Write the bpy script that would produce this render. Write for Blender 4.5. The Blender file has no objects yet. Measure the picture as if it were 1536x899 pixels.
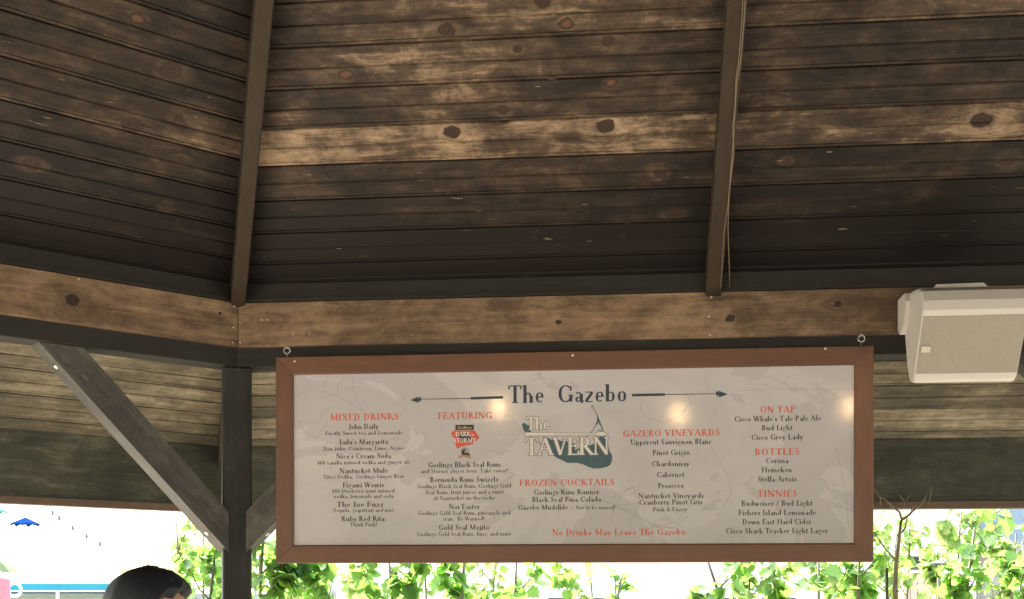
import bpy, bmesh, math, random
from mathutils import Vector, Matrix
from math import radians as R, sin, cos, tan, pi, sqrt, atan2
random.seed(7)
sc = bpy.context.scene
COL = sc.collection
# ------------------------------------------------------------------ camera
EYE = 1.60                      # eye height above the gazebo deck
YAW = R(5.5)
FPX, CX, CY = 1780.0, 768.0, 885.0
cam_d = bpy.data.cameras.new('camera')
cam = bpy.data.objects.new('camera', cam_d); COL.objects.link(cam)
cam.location = (0, 0, EYE); cam.rotation_euler = (R(90), 0, YAW)
cam_d.sensor_width = 36; cam_d.lens = FPX/1536*36
cam_d.shift_x = 0; cam_d.shift_y = (885-449.5)/1536
cam_d.clip_start = .05; cam_d.clip_end = 1500
sc.camera = cam
# ------------------------------------------------------------------ sky, sun, exposure
SUN_EL, SUN_AZ = R(56), R(-38)          # azimuth from +Y, negative to the left
w = bpy.data.worlds.new('World'); sc.world = w; w.use_nodes = True
nt = w.node_tree; nt.nodes.clear()
sky = nt.nodes.new('ShaderNodeTexSky'); sky.sky_type = 'NISHITA'; sky.sun_disc = False
sky.sun_elevation = SUN_EL; sky.sun_rotation = SUN_AZ; sky.air_density = 1.2; sky.dust_density = 2.5
bg = nt.nodes.new('ShaderNodeBackground'); bg.inputs[1].default_value = .15
wo = nt.nodes.new('ShaderNodeOutputWorld')
nt.links.new(sky.outputs[0], bg.inputs[0]); nt.links.new(bg.outputs[0], wo.inputs[0])
sd = bpy.data.lights.new('sun', 'SUN'); sd.energy = 4.8; sd.angle = R(.5); sd.color = (1, .94, .84)
sun = bpy.data.objects.new('sun', sd); COL.objects.link(sun)
sv = Vector((sin(SUN_AZ)*cos(SUN_EL), cos(SUN_AZ)*cos(SUN_EL), sin(SUN_EL)))
sun.rotation_euler = (-sv).to_track_quat('-Z', 'Y').to_euler()
sc.view_settings.view_transform = 'Standard'; sc.view_settings.look = 'None'
sc.view_settings.gamma = 1; sc.view_settings.exposure = 2.65
sc.render.engine = 'CYCLES'
sc.cycles.max_bounces = 10; sc.cycles.diffuse_bounces = 7; sc.cycles.glossy_bounces = 4
sc.cycles.transmission_bounces = 4; sc.cycles.transparent_max_bounces = 6
sc.cycles.sample_clamp_indirect = 12; sc.cycles.use_denoising = True
sc.cycles.caustics_reflective = False; sc.cycles.caustics_refractive = False

# ------------------------------------------------------------------ survey helpers (photo measurements -> metres)
FW = Vector((-sin(YAW), cos(YAW), 0)); RT = Vector((cos(YAW), sin(YAW), 0)); UP = Vector((0, 0, 1))
O = Vector((0, 0, EYE))
def ray(px, py): return FW + RT*((px-CX)/FPX) + UP*((CY-py)/FPX)
def at(px, py, t): return O + ray(px, py)*t
def hit(px, py, p, n):
    d = ray(px, py); return O + d*((p-O).dot(n)/d.dot(n))
def on_y(px, py, y): return hit(px, py, Vector((0, y, 0)), Vector((0, 1, 0)))
# ------------------------------------------------------------------ object helpers
def link(name, me, mat=None, parent=None, mtx=None):
    o = bpy.data.objects.new(name, me); COL.objects.link(o)
    if mat is not None and me is not None and not me.materials: me.materials.append(mat)
    if mtx is not None: o.matrix_world = mtx
    if parent is not None:
        o.parent = parent
    return o
def child(name, me, mat, parent, local=None):
    o = bpy.data.objects.new(name, me); COL.objects.link(o)
    if mat is not None and not me.materials: me.materials.append(mat)
    o.parent = parent
    if local is not None: o.matrix_local = local
    return o
def empty(name, loc=(0, 0, 0), rz=0):
    o = bpy.data.objects.new(name, None); COL.objects.link(o); o.location = loc; o.rotation_euler.z = rz
    o.empty_display_size = .1; return o
def tag(o, label=None, cat=None, group=None, kind=None):
    if label: o['label'] = label
    if cat: o['category'] = cat
    if group: o['group'] = group
    if kind: o['kind'] = kind
    return o
class MB:
    """collects shapes and turns them into one mesh"""
    def __init__(s): s.v = []; s.f = []; s.sm = []
    def add(s, vs, fs, smooth=False):
        b = len(s.v); s.v += [tuple(v) for v in vs]; s.f += [tuple(i+b for i in f) for f in fs]; s.sm += [smooth]*len(fs); return s
    def box(s, c, d, m=None):
        x, y, z = [q/2 for q in d]
        vs = [Vector((i*x, j*y, k*z)) for i in (-1, 1) for j in (-1, 1) for k in (-1, 1)]
        vs = [(m @ v if m else v) + Vector(c) for v in vs]
        return s.add(vs, [(0, 1, 3, 2), (4, 6, 7, 5), (0, 4, 5, 1), (2, 3, 7, 6), (0, 2, 6, 4), (1, 5, 7, 3)])
    def cbox(s, c, d, ch=.004, m=None):
        """box with chamfered long edges (all edges, 24 verts)"""
        x, y, z = [q/2 for q in d]; ch = min(ch, x*.9, y*.9, z*.9)
        bm = bmesh.new(); bmesh.ops.create_cube(bm, size=1)
        for v in bm.verts: v.co = Vector((v.co.x*d[0], v.co.y*d[1], v.co.z*d[2]))
        bmesh.ops.bevel(bm, geom=bm.edges[:], offset=ch, segments=1, affect='EDGES')
        bm.verts.index_update()
        vs = [(m @ v.co if m else v.co) + Vector(c) for v in bm.verts]
        fs = [[v.index for v in f.verts] for f in bm.faces]; bm.free()
        return s.add(vs, fs)
    def bar(s, a, b, w, h, up=(0, 0, 1), ch=.003):
        a, b = Vector(a), Vector(b); d = b-a; L = d.length; x = d.normalized()
        y = Vector(up).cross(x).normalized(); z = x.cross(y)
        m = Matrix((x, y, z)).transposed()
        return s.cbox((a+b)/2, (L, w, h), ch, m)
    def tube(s, pts, r, n=6, cap=True, smooth=True):
        pts = [Vector(p) for p in pts]; rr = r if isinstance(r, (list, tuple)) else [r]*len(pts)
        ring = []; vs = []; prev = None
        for i, p in enumerate(pts):
            d = (pts[min(i+1, len(pts)-1)] - pts[max(i-1, 0)]).normalized()
            if prev is None: u = d.orthogonal().normalized()
            else:
                u = prev - d*prev.dot(d); u = u.normalized() if u.length > 1e-6 else d.orthogonal().normalized()
            prev = u; v = d.cross(u)
            vs += [p + (u*cos(2*pi*k/n) + v*sin(2*pi*k/n))*rr[i] for k in range(n)]
        fs = []
        for i in range(len(pts)-1):
            for k in range(n):
                a = i*n+k; b = i*n+(k+1) % n; fs.append((a, b, b+n, a+n))
        if cap: fs.append(tuple(range(n-1, -1, -1))); fs.append(tuple((len(pts)-1)*n+k for k in range(n)))
        return s.add(vs, fs, smooth)
    def lathe(s, prof, c=(0, 0, 0), n=24, smooth=True):
        vs = []; c = Vector(c)
        for r, z in prof: vs += [c+Vector((r*cos(2*pi*k/n), r*sin(2*pi*k/n), z)) for k in range(n)]
        fs = [(i*n+k, i*n+(k+1) % n, (i+1)*n+(k+1) % n, (i+1)*n+k) for i in range(len(prof)-1) for k in range(n)]
        return s.add(vs, fs, smooth)
    def torus(s, c, R0, r, nx, nz, n=14, k=6):
        """ring in the plane spanned by nx, nz"""
        c, nx, nz = Vector(c), Vector(nx), Vector(nz); ny = nx.cross(nz)
        vs = []
        for i in range(n):
            a = 2*pi*i/n; d = nx*cos(a)+nz*sin(a)
            for j in range(k):
                b = 2*pi*j/k; vs.append(c + d*(R0+r*cos(b)) + ny*(r*sin(b)))
        fs = [(i*k+j, i*k+(j+1) % k, ((i+1) % n)*k+(j+1) % k, ((i+1) % n)*k+j) for i in range(n) for j in range(k)]
        return s.add(vs, fs, True)
    def prism(s, poly, y0, y1):
        """poly in xz extruded along y"""
        n = len(poly); vs = [(x, y0, z) for x, z in poly]+[(x, y1, z) for x, z in poly]
        fs = [tuple(range(n)), tuple(range(2*n-1, n-1, -1))]+[(i, i+n, (i+1) % n+n, (i+1) % n) for i in range(n)]
        return s.add(vs, fs)
    def mesh(s, name, fix=True):
        me = bpy.data.meshes.new(name); me.from_pydata(s.v, [], s.f); me.update()
        for p, q in zip(me.polygons, s.sm): p.use_smooth = q
        if fix and s.f:
            bm = bmesh.new(); bm.from_mesh(me); bmesh.ops.recalc_face_normals(bm, faces=bm.faces[:]); bm.to_mesh(me); bm.free()
        return me
    def obj(s, name, mat, parent=None, fix=True):
        me = s.mesh(name, fix); me.materials.append(mat)
        o = bpy.data.objects.new(name, me); COL.objects.link(o); o.parent = parent
        return o
def origin_to(o, p):
    """move the object's origin to p (parent space) keeping its mesh in place"""
    p = Vector(p); o.data.transform(Matrix.Translation(-p)); o.location = p; return o
# ------------------------------------------------------------------ materials
class N:
    def __init__(s, name):
        s.m = bpy.data.materials.new(name); s.m.use_nodes = True; s.t = s.m.node_tree
        s.b = s.t.nodes['Principled BSDF']; s.out = s.t.nodes['Material Output']
    def n(s, typ, **k):
        q = s.t.nodes.new(typ)
        for a, b in k.items(): setattr(q, a, b)
        return q
    def l(s, a, b): s.t.links.new(a, b)
    def val(s, x, inp):
        if hasattr(x, 'links'): s.l(x, inp)
        else: inp.default_value = x
    def math(s, op, a, b=0.0, c=None, clamp=False):
        q = s.n('ShaderNodeMath', operation=op, use_clamp=clamp); s.val(a, q.inputs[0]); s.val(b, q.inputs[1])
        if c is not None: s.val(c, q.inputs[2])
        return q.outputs[0]
    def vmath(s, op, a, b):
        q = s.n('ShaderNodeVectorMath', operation=op); s.val(a, q.inputs[0]); s.val(b, q.inputs[1])
        return q.outputs['Value'] if op in ('LENGTH', 'DOT_PRODUCT', 'DISTANCE') else q.outputs[0]
    def noise(s, vec, scale=1, detail=4, rough=.55, dist=0):
        q = s.n('ShaderNodeTexNoise'); s.l(vec, q.inputs['Vector']); q.inputs['Scale'].default_value = scale
        q.inputs['Detail'].default_value = detail; q.inputs['Roughness'].default_value = rough; q.inputs['Distortion'].default_value = dist
        return q.outputs['Fac']
    def ramp(s, fac, stops):
        q = s.n('ShaderNodeValToRGB'); s.l(fac, q.inputs[0]); e = q.color_ramp.elements
        while len(e) < len(stops): e.new(.5)
        for el, (p, c) in zip(e, stops): el.position = p; el.color = (*c, 1) if len(c) == 3 else c
        return q.outputs[0]
    def mix(s, fac, a, b, bt='MIX'):
        q = s.n('ShaderNodeMix', data_type='RGBA', blend_type=bt); s.val(fac, q.inputs[0])
        for x, i in ((a, 6), (b, 7)):
            if hasattr(x, 'links'): s.l(x, q.inputs[i])
            else: q.inputs[i].default_value = (*x, 1)
        return q.outputs[2]
    def sstep(s, x, a, b):
        q = s.n('ShaderNodeMapRange', interpolation_type='SMOOTHSTEP'); s.val(x, q.inputs[0])
        q.inputs[1].default_value = a; q.inputs[2].default_value = b
        return q.outputs[0]
    def coords(s, kind='Object'): return s.n('ShaderNodeTexCoord').outputs[kind]
    def bump(s, h, strength=.3, dist=.002):
        q = s.n('ShaderNodeBump'); q.inputs['Strength'].default_value = strength; q.inputs['Distance'].default_value = dist
        s.l(h, q.inputs['Height']); s.l(q.outputs[0], s.b.inputs['Normal'])
    def base(s, c, rough=.6, metal=0, spec=None):
        s.val(c if hasattr(c, 'links') else (*c, 1), s.b.inputs['Base Color']); s.b.inputs['Roughness'].default_value = rough
        s.b.inputs['Metallic'].default_value = metal
        if spec is not None: s.b.inputs['Specular IOR Level'].default_value = spec
def flat(name, c, rough=.55, metal=0, var=.12, scale=6, spec=None):
    """plain paint / plastic / metal with a little unevenness"""
    q = N(name); co = q.coords(); nz = q.noise(co, scale, 5)
    q.base(q.mix(q.math('MULTIPLY', nz, 1.0), tuple(x*(1-var) for x in c), tuple(min(1, x*(1+var)) for x in c)), rough, metal, spec)
    return q.m
def wood(name, dark, mid, light, knots=True, axis=0, rough=.62, flecks=.5, tone0=.5, contrast=1.0, blotch=1.0, spec=.35):
    """weathered timber; grain runs along the given local axis. The custom properties 'tone', 'knot_a', 'knot_b' of an
    object set how light or dark the piece is (bleaching, plus shade painted into ceiling planks) and where its knots sit (x, y, radius)."""
    q = N(name); co = q.coords()
    info = q.n('ShaderNodeObjectInfo').outputs['Random']
    off = q.n('ShaderNodeCombineXYZ'); q.l(q.math('MULTIPLY', info, 91.7), off.inputs[0]); q.l(q.math('MULTIPLY', info, 37.1), off.inputs[1])
    q.l(q.math('MULTIPLY', info, 13.3), off.inputs[2])
    p0 = q.vmath('ADD', co, off.outputs[0])
    def sc3(a, b, vec=None):
        s = [b, b, b]; s[axis] = a
        return q.vmath('MULTIPLY', vec if vec is not None else p0, tuple(s))
    # knots pull the grain around them
    sep = q.n('ShaderNodeSeparateXYZ'); q.l(co, sep.inputs[0])
    krel = None; bend = 0.0
    if knots:
        wob = q.math('MULTIPLY', q.math('SUBTRACT', q.noise(co, 38, 4, .65), .5), .022)
        for nm in ('knot_a', 'knot_b', 'knot_c'):
            at_ = q.n('ShaderNodeAttribute', attribute_type='OBJECT', attribute_name=nm)
            ks = q.n('ShaderNodeSeparateXYZ'); q.l(at_.outputs['Vector'], ks.inputs[0])
            dx = q.math('MULTIPLY', q.math('SUBTRACT', sep.outputs[0], ks.outputs[0]), .78)
            dy = q.math('SUBTRACT', sep.outputs[1], ks.outputs[1])
            dd = q.math('ADD', q.math('SQRT', q.math('ADD', q.math('MULTIPLY', dx, dx), q.math('MULTIPLY', dy, dy))), wob)
            rel = q.math('DIVIDE', dd, q.math('MAXIMUM', ks.outputs[2], .0005))
            rel_a = rel if krel is None else rel_a
            bend = q.math('ADD', bend, q.math('MULTIPLY', dy, q.math('EXPONENT', q.math('MULTIPLY', q.math('MULTIPLY', rel, rel), -.16))))
            krel = rel if krel is None else q.math('MINIMUM', krel, rel)
    if knots:
        bv_ = q.n('ShaderNodeCombineXYZ'); q.l(q.math('MULTIPLY', bend, -.75), bv_.inputs[1]); p0 = q.vmath('ADD', p0, bv_.outputs[0])
    warp = q.n('ShaderNodeTexNoise'); q.l(sc3(.8, 5), warp.inputs['Vector']); warp.inputs['Scale'].default_value = 1
    pw = q.vmath('ADD', p0, q.vmath('MULTIPLY', warp.outputs['Color'], (.0, .02, .02) if axis == 0 else (.02, .02, .0)))
    grain = q.noise(sc3(3.0, 95, pw), 1, 6, .66, .6)
    fine = q.noise(sc3(9, 420), 1, 3, .6)
    blot = q.noise(sc3(5.5, 21), 1, 8, .70, .6)
    mott = q.noise(p0, 16, 8, .72, .4)
    geo = q.n('ShaderNodeNewGeometry').outputs['Position']
    stain = q.noise(geo, 1.9, 6, .62, .7)
    big = q.noise(sc3(.55, 1.6), 1, 3, .5)
    ta = q.n('ShaderNodeAttribute', attribute_type='OBJECT', attribute_name='tone').outputs['Fac']
    tone = q.math('ADD', ta, tone0)
    f = q.math('ADD', tone, q.math('MULTIPLY', q.math('SUBTRACT', grain, .5), .6*contrast))
    f = q.math('ADD', f, q.math('MULTIPLY', q.math('SUBTRACT', blot, .5), 1.25*blotch))
    f = q.math('ADD', f, q.math('MULTIPLY', q.math('SUBTRACT', big, .5), .9*blotch))
    f = q.math('ADD', f, q.math('MULTIPLY', q.math('SUBTRACT', mott, .5), .75*blotch))
    f = q.math('ADD', f, q.math('MULTIPLY', q.math('SUBTRACT', stain, .5), 1.3*blotch))
    f = q.math('ADD', f, q.math('MULTIPLY', q.math('SUBTRACT', fine, .5), .3*contrast), clamp=True)
    col = q.ramp(f, [(0, dark), (.30, tuple((a*2+b)/3 for a, b in zip(dark, mid))), (.55, mid), (1, light)])
    # dark damp stains
    st = q.sstep(q.noise(sc3(3.5, 14), 1, 5, .65, 1.2), .60, .74)
    col = q.mix(q.math('MULTIPLY', st, .5*blotch), col, tuple(x*.45 for x in dark))
    if flecks:
        fl = q.sstep(q.noise(sc3(16, 130), 1, 3, .5), .70, .75)
        fl = q.math('MULTIPLY', fl, q.sstep(q.noise(sc3(2, 6), 1, 2), .5, .62))
        col = q.mix(q.math('MULTIPLY', fl, flecks), col, tuple(min(1, x*1.5+.08) for x in light))
    if knots:
        halo = q.math('SUBTRACT', 1, q.sstep(krel, 1.0, 2.3))
        col = q.mix(q.math('MULTIPLY', halo, q.math('MULTIPLY', q.sstep(grain, .35, .6), .25)), col, tuple(min(1, (a*2+b)/3) for a, b in zip(mid, light)))
        rings = q.math('MULTIPLY', q.math('ADD', q.math('SINE', q.math('MULTIPLY', krel, 13)), 1), .5)
        kr = q.n('ShaderNodeAttribute', attribute_type='OBJECT', attribute_name='knot_red').outputs['Fac']
        kc = q.mix(q.math('MULTIPLY', rings, .35), (.026, .015, .010), (.085, .050, .032))
        kc = q.mix(q.math('MULTIPLY', kr, q.math('SUBTRACT', 1, q.sstep(rel_a, .35, .8))), kc, (.12, .058, .036))
        col = q.mix(q.math('SUBTRACT', 1, q.sstep(krel, .85, 1.12)), col, kc)
    q.base(col, rough, 0, spec)
    hb = q.math('ADD', grain, q.math('MULTIPLY', fine, .5))
    q.bump(hb, .35, .0012)
    return q.m
M = {}
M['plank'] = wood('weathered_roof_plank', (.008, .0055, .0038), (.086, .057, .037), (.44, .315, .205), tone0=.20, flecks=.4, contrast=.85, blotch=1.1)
M['soffit'] = wood('eave_plank', (.052, .046, .033), (.19, .165, .115), (.44, .385, .28), tone0=.30, flecks=.25, contrast=1.1, blotch=.95)  # roof planks past the beam, ground light painted in as a paler colour
M['fascia'] = wood('brown_beam_board', (.065, .042, .026), (.22, .145, .088), (.42, .29, .18), tone0=.44, flecks=.3, contrast=.95, blotch=1.0)
M['dark'] = wood('dark_stained_timber', (.012, .012, .010), (.027, .025, .020), (.06, .055, .045), tone0=.35, knots=False, flecks=.1, blotch=.5)
M['post'] = wood('dark_post_timber', (.014, .015, .014), (.032, .033, .029), (.07, .066, .056), tone0=.38, knots=False, axis=2, flecks=.35, contrast=1.0, blotch=.9)
M['rafter'] = wood('rafter_timber', (.018, .012, .007), (.045, .031, .018), (.085, .06, .036), tone0=.45, knots=False, flecks=.1, contrast=.7, blotch=.4)
M['brace'] = wood('brace_timber', (.028, .028, .027), (.062, .060, .055), (.16, .15, .13), tone0=.42, knots=False, flecks=.35, contrast=1.0, blotch=.8)
M['eave'] = wood('eave_board_timber', (.028, .032, .023), (.062, .068, .050), (.19, .185, .135), tone0=.40, knots=False, flecks=.2, contrast=.9, blotch=1.0)
M['eave_trim'] = wood('eave_trim_timber', (.09, .06, .045), (.16, .11, .08), (.24, .17, .13), tone0=.4, knots=False, flecks=0, contrast=.5, blotch=.4)
M['frame'] = wood('stained_sign_frame', (.085, .037, .020), (.145, .066, .036), (.20, .10, .055), tone0=.5, knots=False, flecks=.25, contrast=.5, blotch=.42, rough=.45, spec=.5)
M['deck'] = wood('deck_board', (.12, .10, .08), (.26, .21, .165), (.4, .33, .26), tone0=.4, knots=False, flecks=.2)
M['nail'] = flat('bright_nail', (.75, .70, .62), .3, .6)
M['steel'] = flat('galvanised_steel', (.62, .60, .56), .3, .9)
# ================================================================== GAZEBO
GC = Vector((.26, .064, 0)); AP = 3.536; T8 = tan(R(22.5)); SL = .64; H0 = EYE+.97
CSL = 1/sqrt(1+SL*SL); EAVE = .683
FASC_T, FASC_B = EYE+.894, EYE+.757
HEAD_B = EYE+.700
def roof_z(r): return H0 + SL*(AP-r)
def face_mtx(k):
    """frame of octagon side k (0 = the side with the sign, 1 = next to the left ...): x along the side, y outward, z up"""
    a = R(45*k); return Matrix.Translation(GC) @ Matrix.Rotation(a, 4, 'Z')
gz = empty('gazebo', (GC.x, GC.y, 0))
tag(gz, 'octagonal wooden gazebo with dark plank ceiling, brown beams and corner posts', 'gazebo')
GI = gz.matrix_world.inverted() if False else Matrix.Translation(-GC)
def gpart(name, mb, mat, k, parent=None, o=None):
    """part of the gazebo whose mesh is given in the frame of side k"""
    me = mb.mesh(name); me.materials.append(mat)
    ob = bpy.data.objects.new(name, me); COL.objects.link(ob); ob.parent = parent or gz
    ob.matrix_local = Matrix.Rotation(R(45*k), 4, 'Z')
    return ob
# --- planks: profile across the board (y up-slope, z towards the room)
PW = .0996/CSL
def plank_mesh(r_lo_edge):
    """plank whose lower edge lies at distance r from the centre; local x along, y up the slope, z into the room"""
    g = .0055; prof = [(0, -.012), (.0012, -g), (.0035, -.0004), (.0105, 0), (.0118, -.003), (.0135, 0),
            (PW/2-.0035, 0), (PW/2, -g*.9), (PW/2+.0035, 0), (PW-.0025, -.0003), (PW-.0010, -g), (PW, -.012)]
    mb = MB(); vs = []
    for y, z in prof:
        r = r_lo_edge - y*CSL; hw = max(.002, r*T8)
        vs += [(-hw, y, z), (hw, y, z)]
    n = len(prof)
    hw0 = r_lo_edge*T8; hw1 = max(.002, (r_lo_edge-PW*CSL)*T8)
    vs += [(-hw0, 0, -.02), (hw0, 0, -.02), (-hw1, PW, -.02), (hw1, PW, -.02)]
    fs = [(2*i, 2*i+1, 2*i+3, 2*i+2) for i in range(n-1)]
    fs += [(2*n, 0, 1, 2*n+1)[::-1], (2*n-2, 2*n+2, 2*n+3, 2*n-1), (2*n, 2*n+1, 2*n+3, 2*n+2)[::-1]]
    return vs, fs
def plank_frame(r):
    """local matrix in the side frame for a plank with lower edge at r"""
    x = Vector((1, 0, 0)); y = Vector((0, -CSL, SL*CSL)); z = x.cross(y)
    m = Matrix((x, y, z)).transposed().to_4x4(); m.translation = Vector((0, r, roof_z(r))); return m
def roof_hit(k, px, py, drop=0):
    """photo point -> (x along side, r) on the ceiling plane of side k"""
    n = face_mtx(k).to_3x3() @ Vector((0, 1, 0)); n3 = Vector((n.x, n.y, 0))*SL + UP
    p = GC + Vector((n.x, n.y, 0))*AP + UP*(H0-drop)
    q = hit(px, py, p, n3); return face_mtx(k).inverted() @ q
KN = {0: [(670, 45, .018, 0), (918, 125, .013, 1), (678, 198, .019, 0), (908, 189, .021, 0), (755, 165, .014, 0), (775, 74, .011, 0),
          (912, 62, .014, 0), (912, 90, .011, 0), (850, 36, .016, 1), (519, 112, .015, 1), (1150, 166, .022, 0), (1472, 181, .022, 0),
          (1316, 113, .016, 0), (1512, 241, .018, 0), (990, 262, .014, 0), (1270, 50, .010, 0), (815, 3, .016, 0), (1180, 243, .010, 0), (1010, 320, .02, 0)],
      1: [(205, 28, .015, 1), (256, 106, .024, 0), (198, 189, .024, 0), (48, 246, .02, 0), (250, 310, .012, 0), (270, 240, .012, 0)]}
TONES = {0: {0: -.66, 1: -.48, 2: -.26, 3: .0, 4: .46, 5: .04, 6: .16, 7: .20, 8: .12, 9: .1, -1: -.2},  # board tones; shade near the beam is painted into the lowest planks
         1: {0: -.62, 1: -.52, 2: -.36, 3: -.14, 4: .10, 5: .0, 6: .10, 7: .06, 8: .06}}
PH = {0: roof_hit(0, 512, 247).y, 1: roof_hit(1, 0, 150).y}      # where a joint falls
roof_faces = []
for k in range(8):
    rng = random.Random(50+k)
    # sheathing above the planks, with a layer of shingle courses on top
    mb = MB(); ro = AP+EAVE+.12; z0 = .021; 
    def pt(r, s, dz): return (s*r*T8, r, roof_z(r)+dz)
    rows = 26; prev = None; vs = []; fs = []
    for i in range(rows+1):
        r = ro*(1-i/rows)+.001
        vs += [pt(r, -1, .026), pt(r, 1, .026)]
    n0 = len(vs)
    for i in range(rows):
        ra = ro*(1-i/rows)+.001; rb = ro*(1-(i+1)/rows)+.001
        b = len(vs); vs += [pt(ra, -1, .062), pt(ra, 1, .062), pt(rb, 1, .048), pt(rb, -1, .048)]
        fs.append((b, b+1, b+2, b+3))
        if i: fs.append((b-1, b-2, b+1, b))
    for i in range(rows): fs.append((2*i, 2*i+2, 2*i+3, 2*i+1))
    fs.append((0, 1, n0+1, n0))
    mb.add(vs, fs)
    M.setdefault('shingle', flat('grey_roof_shingle', (.22, .20, .18), .85, var=.4, scale=14))
    rf = gpart('roof', mb, M['shingle'], k); roof_faces.append(rf)
    ph = PH.get(k, PH[0]+.013*k)
    kk = int((AP+EAVE-ph)/.0996)+1
    r = ph + .0996*kk
    while r > AP+EAVE+.10: r -= .0996
    planks = []
    while r > .13:
        planks.append(r); r -= .0996
    if k in (0, 1):
        for r in planks:
            vs, fs = plank_mesh(r); me = bpy.data.meshes.new('plank'); me.from_pydata(vs, [], fs); me.update()
            outside = r-.05 > AP+.05
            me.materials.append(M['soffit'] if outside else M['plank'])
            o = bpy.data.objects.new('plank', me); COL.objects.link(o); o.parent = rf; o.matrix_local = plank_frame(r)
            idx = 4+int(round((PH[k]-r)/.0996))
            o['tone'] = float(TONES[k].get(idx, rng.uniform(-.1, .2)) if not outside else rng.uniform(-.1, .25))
            ks = []; red = 0.0
            for (px, py, rad, rd) in sorted(KN[k], key=lambda t: -t[3]):
                qq = roof_hit(k, px, py)
                if r-.0996 < qq.y <= r: ks.append((qq.x, (r-qq.y)/CSL, rad)); red = max(red, rd)
            if outside and rng.random() < .7:
                ks.append((rng.uniform(-1.4, 1.4), rng.uniform(.02, .09), rng.uniform(.010, .018)))
            if r < 2.7:
                ks += [(rng.uniform(-.4, .4)*r, rng.uniform(.02, .09), rng.uniform(.01, .02)) for _ in range(2)]
            for nm in ('knot_a', 'knot_b', 'knot_c'):
                o[nm] = [float(c) for c in (ks.pop(0) if ks else (900., 900., .001))]
            o['knot_red'] = float(red)
    else:
        mb = MB()
        for r in planks:
            vs, fs = plank_mesh(r); m = plank_frame(r)
            mb.add([m @ Vector(v) for v in vs], fs)
        me = mb.mesh('ceiling_planks', fix=False); me.materials.append(M['plank'])
        o = bpy.data.objects.new('ceiling_planks', me); COL.objects.link(o); o.parent = rf
        o['kind'] = 'stuff'; o['tone'] = .1
        for nm in ('knot_a', 'knot_b', 'knot_c'): o[nm] = [900., 900., .001]
# --- rafters (hip at each corner, one in the middle of each side)
RD = .086
def rafter(name, ang, r0, r1, slope, hdist, width=.044):
    mb = MB(); d = Vector((-sin(ang), cos(ang), 0)); 
    # built along local x then placed
    def z(r): return roof_z(r*hdist) - .004
    a = Vector((r0, 0, z(r0))); b = Vector((r1, 0, z(r1)))
    W = width/2; prof = [(-W, -.001), (W, -.001), (W, -RD+.003), (W-.003, -RD), (-W+.003, -RD), (-W, -RD+.003)]
    vs = [(a.x, y, a.z+q) for y, q in prof]+[(b.x, y, b.z+q) for y, q in prof]
    n = 6; fs = [tuple(range(n)), tuple(range(2*n-1, n-1, -1))]+[(i, i+n, (i+1) % n+n, (i+1) % n) for i in range(n)]
    mb.add(vs, fs); me = mb.mesh(name); me.materials.append(M['rafter'])
    o = bpy.data.objects.new(name, me); COL.objects.link(o); o.parent = gz
    o.matrix_local = Matrix.Rotation(ang+R(90), 4, 'Z'); return o
HIP = 1/cos(R(22.5))
for k in range(8):
    rafter('hip_rafter', R(45*k+22.5), .02*HIP, (AP+.012)*HIP, SL, cos(R(22.5)), .044)
    rafter('hip_rafter', R(45*k+22.5), (AP+.115)*HIP, (AP+EAVE-.004)*HIP, SL, cos(R(22.5)), .044)
    rafter('common_rafter', R(45*k), .10, AP+.012, SL, 1, .046)
mb = MB(); mb.lathe([(0, 0), (.09, .01), (.11, .04), (.11, .42), (0, .42)], (0, 0, roof_z(.1)-.30), 8, smooth=False)
mb.obj('king_post', M['rafter'], gz)
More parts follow.
